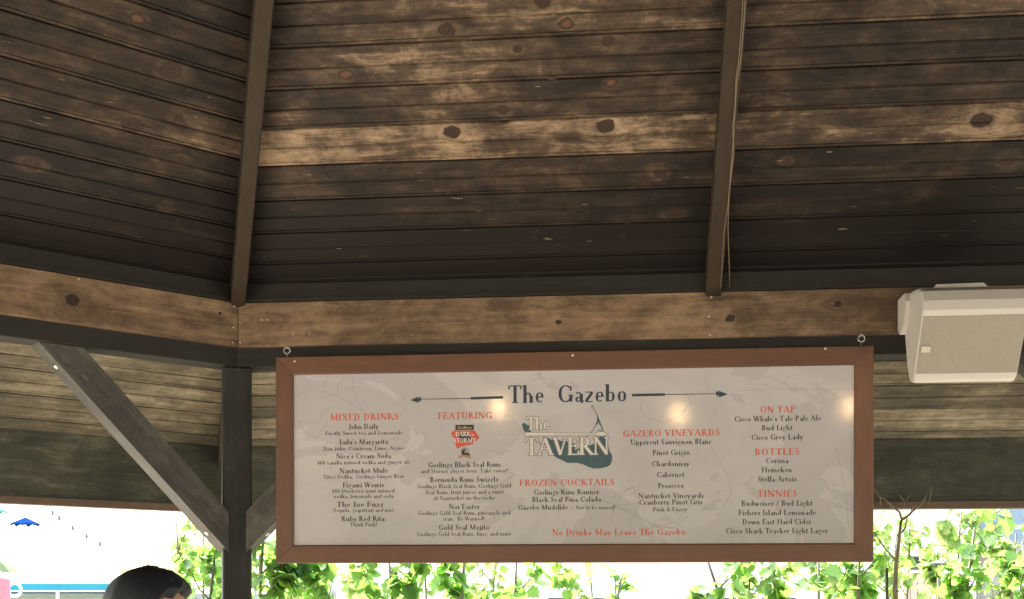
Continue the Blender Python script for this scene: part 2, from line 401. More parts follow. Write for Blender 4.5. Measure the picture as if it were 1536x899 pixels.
# --- headers with the lighter board nailed to their inner face
def side_prism(mb, sec, cut=0):
    """section [(r, z)] swept along a side, mitred at the corners"""
    n = len(sec); vs = [(-(r*T8)+cut, r, z) for r, z in sec]+[((r*T8)-cut, r, z) for r, z in sec]
    fs = [tuple(range(n)), tuple(range(2*n-1, n-1, -1))]+[(i, i+n, (i+1) % n+n, (i+1) % n) for i in range(n)]
    mb.add(vs, fs); return mb
fascia = {}
for k in range(8):
    r1, r2 = AP+.019, AP+.108
    gpart('header_beam', side_prism(MB(), [(r1, HEAD_B+.002), (r1+.002, HEAD_B), (r2-.002, HEAD_B), (r2, HEAD_B+.002), (r2, roof_z(r2)-.002), (r1, roof_z(r1)-.002)]), M['dark'], k)
    gpart('trim_strip', side_prism(MB(), [(AP+.003, FASC_T+.002), (AP+.0185, FASC_T+.002), (AP+.0185, FASC_T+.014), (AP+.003, FASC_T+.012)]), M['dark'], k)
    # inner board; origin kept on its lower left so grain runs along x, knots in x/y -> use a rotated local frame
    mb = MB(); hw = AP*T8-.0012; h = FASC_T-FASC_B
    P = [(-hw, 0), (hw, 0), (hw, h), (-hw, h)]
    hw2 = hw+.007
    vs = [(-hw, .002, 0), (hw, .002, 0), (hw, h-.002, 0), (-hw, h-.002, 0), (-hw, 0, -.002), (hw, 0, -.002), (hw, h, -.002), (-hw, h, -.002),
          (-hw2, 0, -.0185), (hw2, 0, -.0185), (hw2, h, -.0185), (-hw2, h, -.0185)]
    fs = [(0, 1, 2, 3), (4, 5, 1, 0), (2, 6, 7, 3), (8, 9, 5, 4), (6, 10, 11, 7), (0, 3, 7, 4), (1, 5, 6, 2), (4, 7, 11, 8), (5, 9, 10, 6), (8, 11, 10, 9)]
    mb.add(vs, fs); me = mb.mesh('beam_board'); me.materials.append(M['fascia'])
    o = bpy.data.objects.new('beam_board', me); COL.objects.link(o); o.parent = gz
    F = Matrix(((1, 0, 0, 0), (0, 0, -1, AP), (0, 1, 0, FASC_B), (0, 0, 0, 1)))     # x along, y up, z into the room
    o.matrix_local = Matrix.Rotation(R(45*k), 4, 'Z') @ F
    fascia[k] = o
    for nm in ('knot_a', 'knot_b', 'knot_c'): o[nm] = [900., 900., .001]
    o['tone'] = .02; o['knot_red'] = 0.
    # eave: deep board behind the drip edge and its lighter bottom trim
    re = AP+EAVE; zb = EYE+.311
    gpart('eave_board', side_prism(MB(), [(re, zb), (re+.024, zb), (re+.024, roof_z(re+.024)-.0035), (re, roof_z(re)-.0035)]), M['eave'], k)
    gpart('eave_trim', side_prism(MB(), [(re-.006, zb-.026), (re+.055, zb-.026), (re+.055, zb-.002), (re-.006, zb-.002)]), M['eave_trim'], k)
def fascia_pt(k, px, py):
    q = hit(px, py, (face_mtx(k) @ Vector((0, AP, 0))), face_mtx(k).to_3x3() @ Vector((0, 1, 0)))
    q = face_mtx(k).inverted() @ q; return q.x, q.z-FASC_B
for k, nm, px, py, rad in ((0, 'knot_a', 838, 483, .008), (0, 'knot_b', 1095, 478, .0115), (0, 'knot_c', 1257, 456, .009), (1, 'knot_a', 108, 450, .017), (1, 'knot_b', 330, 470, .004)):
    x, y = fascia_pt(k, px, py); fascia[k][nm] = [float(x), float(y), rad]
# nail heads on the beam boards
nb = MB(); nb.lathe([(0, .0022), (.0022, .0018), (.0032, .0004), (.0032, -.001)], n=8)
nail_me = nb.mesh('nail_head'); nail_me.materials.append(M['nail'])
for k, px, py in ((0, 393, 480), (0, 401, 480), (0, 440, 501), (0, 464, 501), (0, 360, 484), (0, 360, 514), (1, 351, 460), (1, 350, 491), (1, 349, 514),
                  (0, 1067, 446), (0, 1063, 475), (0, 1065, 503), (0, 1520, 440), (1, 118, 419)):
    x, y = fascia_pt(k, px, py); child('nail_head', nail_me, None, fascia[k], Matrix.Translation((x, y, .0003)) @ Matrix.Diagonal((1, .8, 1, 1)))
# --- posts with knee braces
BR = .089
for k in range(8):
    a = R(45*k+22.5)
    pm = MB(); pc = (AP+.064)*HIP
    pm.cbox((0, pc, (HEAD_B-.001)/2), (.089, .089, HEAD_B-.001), .004)
    me = pm.mesh('post'); me.materials.append(M['post'])
    po = bpy.data.objects.new('post', me); COL.objects.link(po); po.parent = gz; po.matrix_local = Matrix.Rotation(a, 4, 'Z')
    for s in (-1, 1):
        # brace lies under the header on either side of the post, in the plane of that header
        # frame of side (k for s=+1 : right of this corner; k+1 for s=-1)
        kk = k if s == 1 else (k+1) % 8
        yc = AP+.064; x0 = -s*yc*T8            # post centre seen from that side (left end for s=+1)
        px0 = x0 + s*.043; zt = HEAD_B-.001
        zl = EYE+.245                          # where the brace top edge meets the post
        run = zt-zl; dv = BR*sqrt(2)
        poly = [(px0, zl), (px0+s*run, zt), (px0+s*(run+dv), zt), (px0, zl-dv)]
        mb = MB(); mb.prism(poly, yc-.036-.002*s, yc+.036-.002*s)
        rb_ = Matrix.Rotation(R(-45*s), 4, 'Y'); bm_me = mb.mesh('knee_brace'); bm_me.transform(rb_.inverted()); bm_me.materials.append(M['brace'])
        bo = bpy.data.objects.new('knee_brace', bm_me); COL.objects.link(bo); bo.parent = po
        bo.matrix_local = Matrix.Rotation(-a, 4, 'Z') @ Matrix.Rotation(R(45*kk), 4, 'Z') @ rb_
        for f_ in (.10, .90):
            bm_ = MB(); bm_.lathe([(0, .006), (.006, .005), (.009, .002), (.009, -.001)], n=8)
            ux = px0+s*(run+dv)*f_; uz = (zl-dv)+(zt-zl+dv)*f_
            nrm = Vector((s, 0, -1)).normalized(); mt = nrm.to_track_quat('Z', 'Y').to_matrix().to_4x4(); mt.translation = Vector((ux, yc-.004, uz))
            bb = bm_.obj('bolt', M['steel'], po); bb.matrix_local = Matrix.Rotation(-a, 4, 'Z') @ Matrix.Rotation(R(45*kk), 4, 'Z') @ mt
    # outrigger block behind the post carrying the eave
    mb = MB(); zc = EYE+.06
    mb.add([(-.018, pc+.045, zc+.10), (.018, pc+.045, zc+.10), (.018, pc+.045, zc-.03), (-.018, pc+.045, zc-.03),
            (-.018, pc+.20, zc+.10), (.018, pc+.20, zc+.10), (.018, pc+.20, zc+.07), (-.018, pc+.20, zc+.07)],
           [(0, 1, 2, 3), (4, 7, 6, 5), (0, 4, 5, 1), (3, 2, 6, 7), (0, 3, 7, 4), (1, 5, 6, 2)])
    me = mb.mesh('bracket'); me.materials.append(M['brace'])
    b = bpy.data.objects.new('bracket', me); COL.objects.link(b); b.parent = po
# small white cable clips under the left beam
for px, py, kk in ((285, 532, 1), (71, 541, 1)):
    pass
# deck floor
DK = empty('deck_floor', (GC.x, GC.y, 0)); tag(DK, kind='structure')
mb = MB(); rr = (AP+.3)
for i in range(int(2*rr/.143)+1):
    y = -rr+.143*i+.07
    if abs(y) > rr-.02: continue
    def hwid(y): 
        return min(rr, rr*(1+T8) - abs(y)) if abs(y) > rr*T8 else rr
    hw = min(hwid(y-.069), hwid(y+.069))
    mb.cbox((0, y, -.0195), (2*hw, .138, .035), .003)
d = mb.obj('deck_board', M['deck'], DK); d['kind'] = 'stuff'
# ================================================================== LETTERING (own serif alphabet drawn with strokes)
TK, TN = .165, .062
def _w(dx, dy, k):
    l = math.hypot(dx, dy) or 1; a = abs(dy)/l
    if abs(dx) > .12*l and abs(dy) > .12*l:
        return (TK if dx*dy < 0 else TN*1.15)*k if a < .99 else TK*k
    return (TN+(TK-TN)*a)*k
def Ls(*p, k=1): return ('L', p, k)
def Ar(cx, cy, rx, ry, a0, a1, k=1): return ('A', (cx, cy, rx, ry, a0, a1), k)
def Sf(*p): return ('S', p, 1)
X = .60                                   # height of the small letters
G = {}
G['A'] = (.80, [Ls(.08, .03, .38, .98), Ls(.37, .99, .70, .02), Ls(.2, .36, .58, .36), Sf(.08, 0, .10, .70, 0, .13)])
G['B'] = (.68, [Ls(.17, 0, .17, 1), Ar(.32, .75, .20, .235, -90, 90), Ar(.32, .265, .26, .25, -90, 90), Ls(.06, .975, .34, .975), Ls(.17, .52, .34, .52), Ls(.06, .025, .34, .025)])
G['C'] = (.76, [Ar(.43, .5, .36, .485, 48, 312), Ls(.69, .66, .69, .93, k=.5), Ls(.68, .1, .72, .3, k=.4)])
G['D'] = (.80, [Ls(.17, 0, .17, 1), Ar(.32, .5, .39, .475, -90, 90), Ls(.06, .975, .34, .975), Ls(.06, .025, .34, .025)])
G['E'] = (.64, [Ls(.17, 0, .17, 1), Ls(.06, .975, .58, .975), Ls(.17, .52, .48, .52), Ls(.06, .025, .60, .025), Ls(.57, .97, .57, .80, k=.5), Ls(.59, .03, .61, .22, k=.5), Ls(.47, .62, .47, .42, k=.5)])
G['F'] = (.60, [Ls(.17, 0, .17, 1), Ls(.06, .975, .56, .975), Ls(.17, .52, .46, .52), Sf(.17, 0, .14), Ls(.55, .97, .55, .80, k=.5), Ls(.45, .62, .45, .42, k=.5)])
G['G'] = (.82, [Ar(.43, .5, .36, .485, 50, 330), Ls(.70, .04, .70, .40, k=.9), Ls(.57, .40, .80, .40), Ls(.68, .66, .69, .93, k=.5)])
G['H'] = (.86, [Ls(.17, 0, .17, 1), Ls(.69, 0, .69, 1), Ls(.17, .52, .69, .52), Sf(.17, 0, .13, .69, 0, .13, .17, 1, .13, .69, 1, .13)])
G['I'] = (.36, [Ls(.18, 0, .18, 1), Sf(.18, 0, .14, .18, 1, .14)])
G['J'] = (.40, [Ls(.24, .08, .24, 1), Ar(.12, .06, .12, .20, 180, 360, k=.7), Sf(.24, 1, .13)])
G['K'] = (.78, [Ls(.17, 0, .17, 1), Ls(.22, .46, .62, .97), Ls(.34, .56, .70, .02), Sf(.17, 0, .13, .70, 0, .10, .17, 1, .13, .62, 1, .10)])
G['L'] = (.62, [Ls(.17, 0, .17, 1), Ls(.06, .025, .56, .025), Sf(.17, 1, .13), Ls(.56, .03, .59, .26, k=.5)])
G['M'] = (1.02, [Ls(.14, 0, .18, .98, k=.45), Ls(.17, .99, .50, .06), Ls(.50, .06, .82, .99), Ls(.85, 0, .83, .98), Sf(.14, 0, .10, .86, 0, .13, .14, 1, .08, .86, 1, .08)])
G['N'] = (.86, [Ls(.15, 0, .15, .98, k=.45), Ls(.14, .99, .72, .03), Ls(.72, 0, .72, 1, k=.45), Sf(.15, 0, .10, .72, 1, .10, .10, 1, .06)])
G['O'] = (.84, [Ar(.42, .5, .35, .485, 0, 360)])
G['P'] = (.64, [Ls(.17, 0, .17, 1), Ar(.32, .72, .24, .255, -90, 90), Ls(.06, .975, .34, .975), Ls(.17, .465, .34, .465), Sf(.17, 0, .14)])
G['R'] = (.76, [Ls(.17, 0, .17, 1), Ar(.32, .74, .22, .235, -90, 90), Ls(.06, .975, .34, .975), Ls(.17, .505, .34, .505), Ls(.34, .50, .68, .02), Sf(.17, 0, .13, .71, 0, .07)])
G['S'] = (.58, [Ar(.29, .745, .20, .23, 35, 190, k=.9), Ls(.12, .66, .46, .38), Ar(.28, .25, .21, .23, -150, 30, k=.9), Ls(.46, .76, .47, .95, k=.45), Ls(.08, .05, .08, .26, k=.45)])
G['T'] = (.70, [Ls(.35, 0, .35, 1), Ls(.05, .97, .65, .97), Sf(.35, 0, .15), Ls(.05, .97, .04, .78, k=.5), Ls(.65, .97, .66, .78, k=.5)])
G['U'] = (.82, [Ls(.17, .28, .17, 1), Ar(.42, .28, .25, .26, 180, 360, k=.8), Ls(.68, .28, .68, 1, k=.5), Sf(.17, 1, .13, .68, 1, .10)])
G['V'] = (.76, [Ls(.12, .98, .40, .02), Ls(.40, .02, .66, .98), Sf(.11, 1, .12, .67, 1, .10)])
G['W'] = (1.06, [Ls(.10, .98, .34, .02), Ls(.34, .02, .55, .96), Ls(.52, .98, .75, .02), Ls(.75, .02, .97, .98), Sf(.10, 1, .11, .52, 1, .10, .97, 1, .09)])
G['X'] = (.78, [Ls(.12, .98, .66, .02), Ls(.12, .02, .66, .98), Sf(.12, 0, .10, .66, 0, .11, .12, 1, .11, .66, 1, .10)])
G['Y'] = (.74, [Ls(.10, .98, .38, .48), Ls(.38, .48, .66, .98), Ls(.37, 0, .37, .48), Sf(.37, 0, .13, .10, 1, .11, .66, 1, .09)])
G['Z'] = (.68, [Ls(.08, .97, .60, .97), ('L', (.58, .97, .10, .03), 2.2), Ls(.08, .025, .62, .025), Ls(.08, .97, .08, .80, k=.5), Ls(.61, .03, .62, .22, k=.5)])
def dn(*o): return list(o)
G['a'] = (.50, [Ar(.22, X-.15, .15, .13, 20, 160, k=.8), Ls(.37, .04, .37, X-.12), Ar(.22, .16, .15, .145, 40, 320, k=.85), Ls(.37, .05, .47, .02, k=1.1)])
G['b'] = (.56, [Ls(.13, .02, .13, 1), Ar(.28, X/2, .21, X/2-.02, -135, 135, k=.85), Sf(.08, 1, .07)])
G['c'] = (.48, [Ar(.27, X/2, .20, X/2-.015, 50, 310, k=.9), Ls(.41, X-.08, .41, X-.2, k=.6)])
G['d'] = (.58, [Ls(.42, .03, .42, 1), Ar(.27, X/2, .21, X/2-.02, 45, 315, k=.85), Sf(.37, 1, .07, .47, 0, .06)])
G['e'] = (.49, [Ar(.26, X/2, .20, X/2-.015, 0, 310, k=.85), Ls(.08, X/2+.02, .45, X/2+.02)])
G['f'] = (.34, [Ls(.14, 0, .14, .82), Ar(.26, .80, .12, .19, 60, 180, k=.7), Ls(.03, X-.03, .30, X-.03), Sf(.14, 0, .11)])
G['g'] = (.52, [Ar(.24, X-.2, .17, .18, 0, 360, k=.75), Ar(.24, -.15, .20, .14, 0, 360, k=.6), Ls(.12, .22, .10, .03, k=.6), Ls(.36, X-.04, .48, X-.02)])
G['h'] = (.60, [Ls(.13, 0, .13, 1), Ar(.29, X-.2, .16, .18, 0, 150, k=.8), Ls(.45, 0, .45, X-.2), Sf(.13, 0, .11, .45, 0, .10, .08, 1, .07)])
G['i'] = (.28, [Ls(.13, 0, .13, X), Sf(.13, 0, .11, .09, X, .06), ('D', (.13, .82, .085), 1)])
G['j'] = (.28, [Ls(.14, -.12, .14, X), Ar(.05, -.12, .09, .12, 180, 360, k=.7), Sf(.10, X, .06), ('D', (.14, .82, .085), 1)])
G['k'] = (.58, [Ls(.13, 0, .13, 1), Ls(.17, .26, .44, X-.02), Ls(.25, .34, .50, .02), Sf(.13, 0, .11, .50, 0, .08, .43, X, .08, .08, 1, .07)])
G['l'] = (.28, [Ls(.13, 0, .13, 1), Sf(.13, 0, .11, .08, 1, .07)])
G['m'] = (.90, [Ls(.13, 0, .13, X), Ar(.28, X-.19, .15, .175, 0, 150, k=.8), Ls(.44, 0, .44, X-.2), Ar(.59, X-.19, .15, .175, 0, 150, k=.8), Ls(.75, 0, .75, X-.2), Sf(.13, 0, .10, .44, 0, .10, .75, 0, .10, .08, X, .06)])
G['n'] = (.60, [Ls(.13, 0, .13, X), Ar(.29, X-.19, .16, .175, 0, 150, k=.8), Ls(.45, 0, .45, X-.2), Sf(.13, 0, .11, .45, 0, .11, .08, X, .06)])
G['o'] = (.54, [Ar(.27, X/2, .21, X/2-.015, 0, 360, k=.9)])
G['p'] = (.57, [Ls(.13, -.28, .13, X), Ar(.28, X/2, .21, X/2-.02, -135, 135, k=.85), Sf(.13, -.28, .11, .08, X, .06)])
G['q'] = (.57, [Ls(.43, -.28, .43, X), Ar(.28, X/2, .21, X/2-.02, 45, 315, k=.85), Sf(.43, -.28, .11)])
G['r'] = (.42, [Ls(.13, 0, .13, X), Ar(.28, X-.17, .13, .15, 40, 150, k=.8), ('D', (.36, X-.10, .065), 1), Sf(.13, 0, .11, .08, X, .06)])
G['s'] = (.41, [Ar(.20, X-.16, .12, .14, 30, 190, k=.8), Ls(.09, X-.20, .32, .20), Ar(.20, .15, .13, .135, -150, 20, k=.8), Ls(.33, X-.05, .33, X-.17, k=.5), Ls(.06, .03, .06, .17, k=.5)])
G['t'] = (.36, [Ls(.15, .10, .15, .80), Ar(.25, .12, .10, .11, 180, 320, k=.8), Ls(.02, X-.03, .31, X-.03)])
G['u'] = (.60, [Ls(.13, .18, .13, X), Ar(.28, .18, .15, .165, 180, 330, k=.8), Ls(.44, .0, .44, X), Sf(.08, X, .06, .39, X, .06, .50, 0, .07)])
G['v'] = (.54, [Ls(.09, X-.02, .28, .02), Ls(.28, .02, .46, X-.02), Sf(.09, X, .10, .46, X, .08)])
G['w'] = (.80, [Ls(.08, X-.02, .25, .02), Ls(.25, .02, .41, X-.02), Ls(.39, X-.02, .56, .02), Ls(.56, .02, .72, X-.02), Sf(.08, X, .09, .39, X, .07, .72, X, .08)])
G['x'] = (.54, [Ls(.09, X-.02, .44, .02), Ls(.09, .02, .44, X-.02), Sf(.09, 0, .08, .45, 0, .08, .09, X, .08, .45, X, .08)])
G['y'] = (.54, [Ls(.09, X-.02, .28, .02), Ls(.18, -.26, .46, X-.02), Sf(.09, X, .10, .46, X, .08), ('D', (.15, -.24, .06), 1)])
G['z'] = (.48, [Ls(.06, X-.03, .40, X-.03), ('L', (.40, X-.04, .07, .04), 2.0), Ls(.05, .03, .42, .03)])
G['8'] = (.54, [Ar(.27, .74, .17, .235, 0, 360, k=.85), Ar(.27, .26, .20, .25, 0, 360, k=.9)])
G['.'] = (.26, [('D', (.12, .06, .085), 1)])
G[','] = (.26, [('D', (.12, .06, .085), 1), Ls(.16, .05, .08, -.16, k=1.3)])
G["'"] = (.22, [('D', (.11, .92, .075), 1), Ls(.14, .92, .08, .74, k=1.3)])
G['!'] = (.30, [('L', (.14, .28, .14, 1), 1.0), ('D', (.14, .07, .085), 1)])
G['/'] = (.46, [Ls(.06, -.02, .40, 1.0, k=1.2)])
G['-'] = (.56, [Ls(.05, .32, .50, .32, k=1.2)])
G['&'] = (.70, [Ar(.30, .76, .14, .21, -30, 200, k=.7), Ls(.17, .68, .62, .02), Ar(.29, .24, .22, .23, 120, 330, k=.8), Ls(.46, .12, .60, .44)])
G[' '] = (.30, [])
for ch in G: pass
def glyph_quads(ch, grow=0, wt=1):
    """flat polygons of one letter"""
    out = []
    def quad(x0, y0, x1, y1, w):
        w = w+grow*2; dx, dy = x1-x0, y1-y0; l = math.hypot(dx, dy) or 1; nx, ny = -dy/l*w/2, dx/l*w/2
        ex, ey = dx/l*grow, dy/l*grow
        out.append([(x0-ex+nx, y0-ey+ny), (x0-ex-nx, y0-ey-ny), (x1+ex-nx, y1+ey-ny), (x1+ex+nx, y1+ey+ny)])
    for typ, p, k in G[ch][1]:
        k = k*wt
        if typ == 'L': quad(*p, _w(p[2]-p[0], p[3]-p[1], k))
        elif typ == 'S':
            for i in range(0, len(p), 3):
                x, y, h = p[i:i+3]; yy = y+TN*.45 if (y <= 0) else y-TN*.45; quad(x-h, yy, x+h, yy, TN*.95*max(1, wt*.8))
        elif typ == 'D':
            x, y, r = p; r += grow; out.append([(x+r*cos(2*pi*i/8), y+r*sin(2*pi*i/8)) for i in range(8)])
        else:
            cx, cy, rx, ry, a0, a1 = p; n = max(5, int(abs(a1-a0)/24)); L_, R_ = [], []
            for i in range(n+1):
                a = R(a0+(a1-a0)*i/n); c, s_ = cos(a), sin(a)
                w2 = (TN+(TK-TN)*abs(c)**1.5)*k/2
                w2 = w2+grow; ox, oy = rx, ry
                m = TK*k*.5*.9
                L_.append((cx+(rx-m*abs(c)+w2)*c, cy+(ry-TN*k*.5+w2)*s_)); R_.append((cx+(rx-m*abs(c)-w2)*c, cy+(ry-TN*k*.5-w2)*s_))
            for i in range(n): out.append([L_[i], R_[i], R_[i+1], L_[i+1]])
    return out
def text_width(s, sp=.03, caps_sp=0): return sum(G[c][0]+sp+caps_sp for c in s)-sp-caps_sp
def text_poly(s, x0, x1, y, h, grow=0, wt=1, sp=.03):
    w = text_width(s, sp); sx = (x1-x0)/w; x = 0; P = []
    for c in s:
        for q in glyph_quads(c, grow, wt): P.append([((u+x)*sx+x0, v*h+y) for u, v in q])
        x += G[c][0]+sp
    return P
def flat_mesh(name, polys, z, mat, parent, dz=1.2e-5):
    """print lying on a surface: each stroke a hair above the last so that none share a plane"""
    vs = []; fs = []
    for i, p in enumerate(polys):
        zz = z + (i % 14)*dz; b = len(vs); a = sum(p[j][0]*p[(j+1) % len(p)][1]-p[(j+1) % len(p)][0]*p[j][1] for j in range(len(p)))
        q = p if a > 0 else p[::-1]
        vs += [(x, y_, zz) for x, y_ in q]; fs.append(tuple(range(b, b+len(q))))
    me = bpy.data.meshes.new(name); me.from_pydata(vs, [], fs); me.update(); me.materials.append(mat)
    o = bpy.data.objects.new(name, me); COL.objects.link(o); o.parent = parent; return o
# ================================================================== THE MENU SIGN
SX0, SX1, SZ0, SZ1, SY = -1.0712, .7203, EYE+.0818, EYE+.7146, 3.556
sw, sh = SX1-SX0, SZ1-SZ0; scx, scz = (SX0+SX1)/2, (SZ0+SZ1)/2
sg = empty('menu_sign', (scx, SY+.02, scz))
tag(sg, 'long framed drinks menu sign headed The Gazebo hanging under the brown beam', 'menu sign')
LM = Matrix(((1, 0, 0, 0), (0, 0, -1, 0), (0, 1, 0, 0), (0, 0, 0, 1)))    # local x right, y up, z to the viewer
def on_panel(px, py):
    p = on_y(px, py, SY+.0065); return (p.x-scx, p.z-scz)
fw_ = .0555
for nm, poly in (('frame_rail', 'T'), ('frame_rail', 'B'), ('frame_rail', 'L'), ('frame_rail', 'R')):
    # rail along local x with a small rounded profile, mitred ends
    horiz = poly in 'TB'; L = sw if horiz else sh
    prof = [(0, -.036), (0, -.002), (.002, 0), (fw_-.005, 0), (fw_-.002, -.0012), (fw_, -.004), (fw_, -.036)]   # (inward, z)
    vs = [(-L/2+i+.0004, -i, z) for i, z in prof]+[(L/2-i-.0004, -i, z) for i, z in prof]
    n = len(prof); fs = [(i, i+1, i+1+n, i+n) for i in range(n-1)]+[(0, n, 2*n-1, n-1), tuple(range(n)), tuple(range(2*n-1, n-1, -1))]
    mb = MB(); mb.add(vs, fs); me = mb.mesh('frame_rail'); me.materials.append(M['frame'])
    o = bpy.data.objects.new('frame_rail', me); COL.objects.link(o); o.parent = sg
    ang = {'T': 0, 'R': -90, 'B': 180, 'L': 90}[poly]; off = {'T': (0, sh/2), 'B': (0, -sh/2), 'L': (-sw/2, 0), 'R': (sw/2, 0)}[poly]
    o.matrix_local = Matrix.Translation((0, -.02, 0)) @ LM @ Matrix.Translation((off[0], off[1], 0)) @ Matrix.Rotation(R(ang), 4, 'Z')
    o['tone'] = {'T': -.04, 'B': .06, 'L': .0, 'R': .05}[poly]
q = N('printed_menu_panel'); co = q.coords()
c1 = q.noise(q.vmath('MULTIPLY', co, (2.2, 2.8, 1)), 1, 5, .6, .8); c2 = q.noise(co, 24, 5, .7)
base = q.ramp(c1, [(.25, (.46, .45, .47)), (.5, (.555, .54, .555)), (.75, (.60, .58, .59))])
base = q.mix(q.math('MULTIPLY', q.sstep(c1, .53, .55), .5), base, (.42, .405, .435))
base = q.mix(q.math('MULTIPLY', q.sstep(c2, .62, .72), .35), base, (.42, .38, .35))
q.base(base, .2, 0, .5); q.bump(q.noise(co, 60, 3), .05, .001)
rr_ = q.n('ShaderNodeMapRange'); q.l(c2, rr_.inputs[0]); rr_.inputs[3].default_value = .05; rr_.inputs[4].default_value = .12
q.l(rr_.outputs[0], q.b.inputs['Roughness'])
M['panel'] = q.m
mb = MB(); mb.box((0, 0, -.0145), (sw-2*fw_+.02, sh-2*fw_+.02, .016))
pl = mb.obj('panel', M['panel'], sg); pl.matrix_local = Matrix.Translation((0, -.02, 0)) @ LM
PZ = -.0065+.0002
mb = MB(); mb.box((0, 0, -.030), (sw-.06, sh-.06, .008)); bk = mb.obj('backing_board', M['dark'], sg); bk.matrix_local = Matrix.Translation((0, -.02, 0)) @ LM
def ink(name, c, rough=.3): return flat(name, c, rough, 0, .10, 60)
M['ink_dark'] = ink('brown_black_print', (.060, .055, .045)); M['ink_red'] = ink('orange_red_print', (.60, .13, .085))
M['ink_navy'] = ink('navy_print', (.030, .045, .072)); M['ink_teal'] = ink('teal_print', (.048, .105, .125)); M['ink_white'] = ink('white_print', (.66, .64, .62))
M['ink_grey'] = ink('faint_map_print', (.30, .28, .285)); M['ink_line'] = ink('outline_print', (.16, .13, .12)); M['ink_black'] = ink('black_print', (.025, .028, .022))
M['ink_logo_red'] = ink('bright_red_print', (.62, .10, .07)); M['ink_orange'] = ink('ribbon_print', (.42, .20, .13)); M['ink_gold'] = ink('gold_print', (.45, .38, .2))
LINES = [('MIXED DRINKS', 495, 598, 630.6, 10.2, 'r'), ('John Daily', 523, 568, 643.9, 8, 'd'), ('Firefly Sweet tea and Lemonade', 488, 604, 652.5, 5.8, 's'),
 ("Lulu's Margarita", 509, 582, 666.7, 8, 'd'), ('Don Julio, Cointreau, Lime, Agave', 485, 606, 675.6, 5.8, 's'), ("Nico's Cream Soda", 504, 586.5, 688, 8, 'd'),
 ('888 vanilla infused vodka and ginger ale', 476, 615, 696.6, 5.8, 's'), ('Nantucket Mule', 509, 582, 710, 8, 'd'), ("Tito's Vodka,  Goslings Ginger Beer", 485, 606, 717.8, 5.8, 's'),
 ('Figawi Wowie', 514, 577, 731.5, 8, 'd'), ('888 blueberry mint infused', 498, 592, 739.3, 5.8, 's'), ('vodka, lemonade and soda', 501, 590, 747.3, 5.8, 's'),
 ('The Joe Fuzz', 505, 575.5, 760.6, 8, 'd'), ('Tequila, grapefruit and mist', 500, 591, 768.3, 5.8, 's'), ('Ruby Red Rita', 512, 577, 782, 8, 'd'), ('Think Pink!', 525, 565.5, 789.7, 6, 's'),
 ('FEATURING', 656.6, 738, 628.6, 10.2, 'r'), ('Goslings Black Seal Rum', 642, 751, 700.9, 8, 'd'), ('and Stormy ginger beer. Take cover!', 631, 762, 709.4, 6, 's'),
 ('Bermuda Rum Swizzle', 645, 748, 723.3, 8, 'd'), ('Goslings Black Seal Rum, Goslings Gold', 626, 767, 732.2, 6, 's'), ('Seal Rum, fruit juices and a twist', 638, 755.5, 741.2, 6, 's'),
 ('of Nantucket on the rocks', 650, 742, 750, 6, 's'), ("Nor'Easter", 673, 720, 764, 8, 'd'), ('Goslings Gold Seal Rum, pineapple and', 627, 765.5, 772.4, 6, 's'),
 ('cran.  Be Warned!', 664, 727, 781.2, 6, 's'), ('Gold Seal Mojito', 658, 734, 795, 8, 'd'), ('Goslings Gold Seal Rum, lime, and mint', 625, 766.5, 804, 6, 's'),
 ('FROZEN COCKTAILS', 779, 922, 728.7, 9.6, 'r'), ('Goslings Rum Runner', 800.6, 899, 742, 7.8, 'd'), ('Black Seal Pina Colada', 798, 901.5, 753, 7.8, 'd'),
 ('Gazebo Mudslide -', 777, 860.5, 764.8, 7.6, 'd'), ('Not to be missed!', 863.5, 923, 764.2, 6, 's'),
 ('No Drinks May Leave The Gazebo', 828, 1028, 803, 9.6, 'r'), ('Nantucket Vineyards', 957, 1055.7, 747.5, 8, 'd'), ('Cranberry Pinot Gris', 958.5, 1053.7, 757.2, 8, 'd'), ('Pink & Fuzzy', 979.5, 1030.7, 767.3, 6.6, 's'),
 ('GAZEBO VINEYARDS', 934, 1080, 654.4, 9.8, 'r'), ('Uppercut Sauvignon Blanc', 945.7, 1067.5, 666.8, 8, 'd'), ('Pinot Grigio', 978.7, 1034.4, 682.8, 8, 'd'),
 ('Chardonnay', 977.4, 1034.4, 699.5, 8, 'd'), ('Cabernet', 985, 1026.8, 716, 8, 'd'), ('Prosecco', 986.7, 1026, 732.5, 8, 'd'),
 ('ON TAP', 1140, 1193, 619.4, 10, 'r'), ("Cisco Whale's Tale Pale Ale", 1101.5, 1231.6, 632, 8.2, 'd'), ('Bud Light', 1142.5, 1189, 645.7, 8.2, 'd'), ('Cisco Grey Lady', 1126.8, 1205, 659.7, 8.2, 'd'),
 ('BOTTLES', 1132, 1200, 682.8, 10, 'r'), ('Corona', 1148.5, 1182.6, 695, 8.2, 'd'), ('Heineken', 1142.5, 1188, 708.8, 8.2, 'd'), ('Stella Artois', 1136.5, 1195, 722.8, 8.2, 'd'),
 ('TINNIES', 1136, 1196, 745.5, 10, 'r'), ('Budweiser / Bud Light', 1112, 1219, 759, 8.2, 'd'), ('Fishers Island Lemonade', 1107.5, 1224, 773, 8.2, 'd'),
 ('Down East Hard Cider', 1113.5, 1217, 786.7, 8.2, 'd'), ('Cisco Shark Tracker Light Lager', 1088.8, 1242, 800.3, 8.2, 'd'),
 ('The', 762.4, 816.3, 604.6, 26.5, 'n'), ('Gazebo', 835.8, 941, 603.4, 26.5, 'n')]
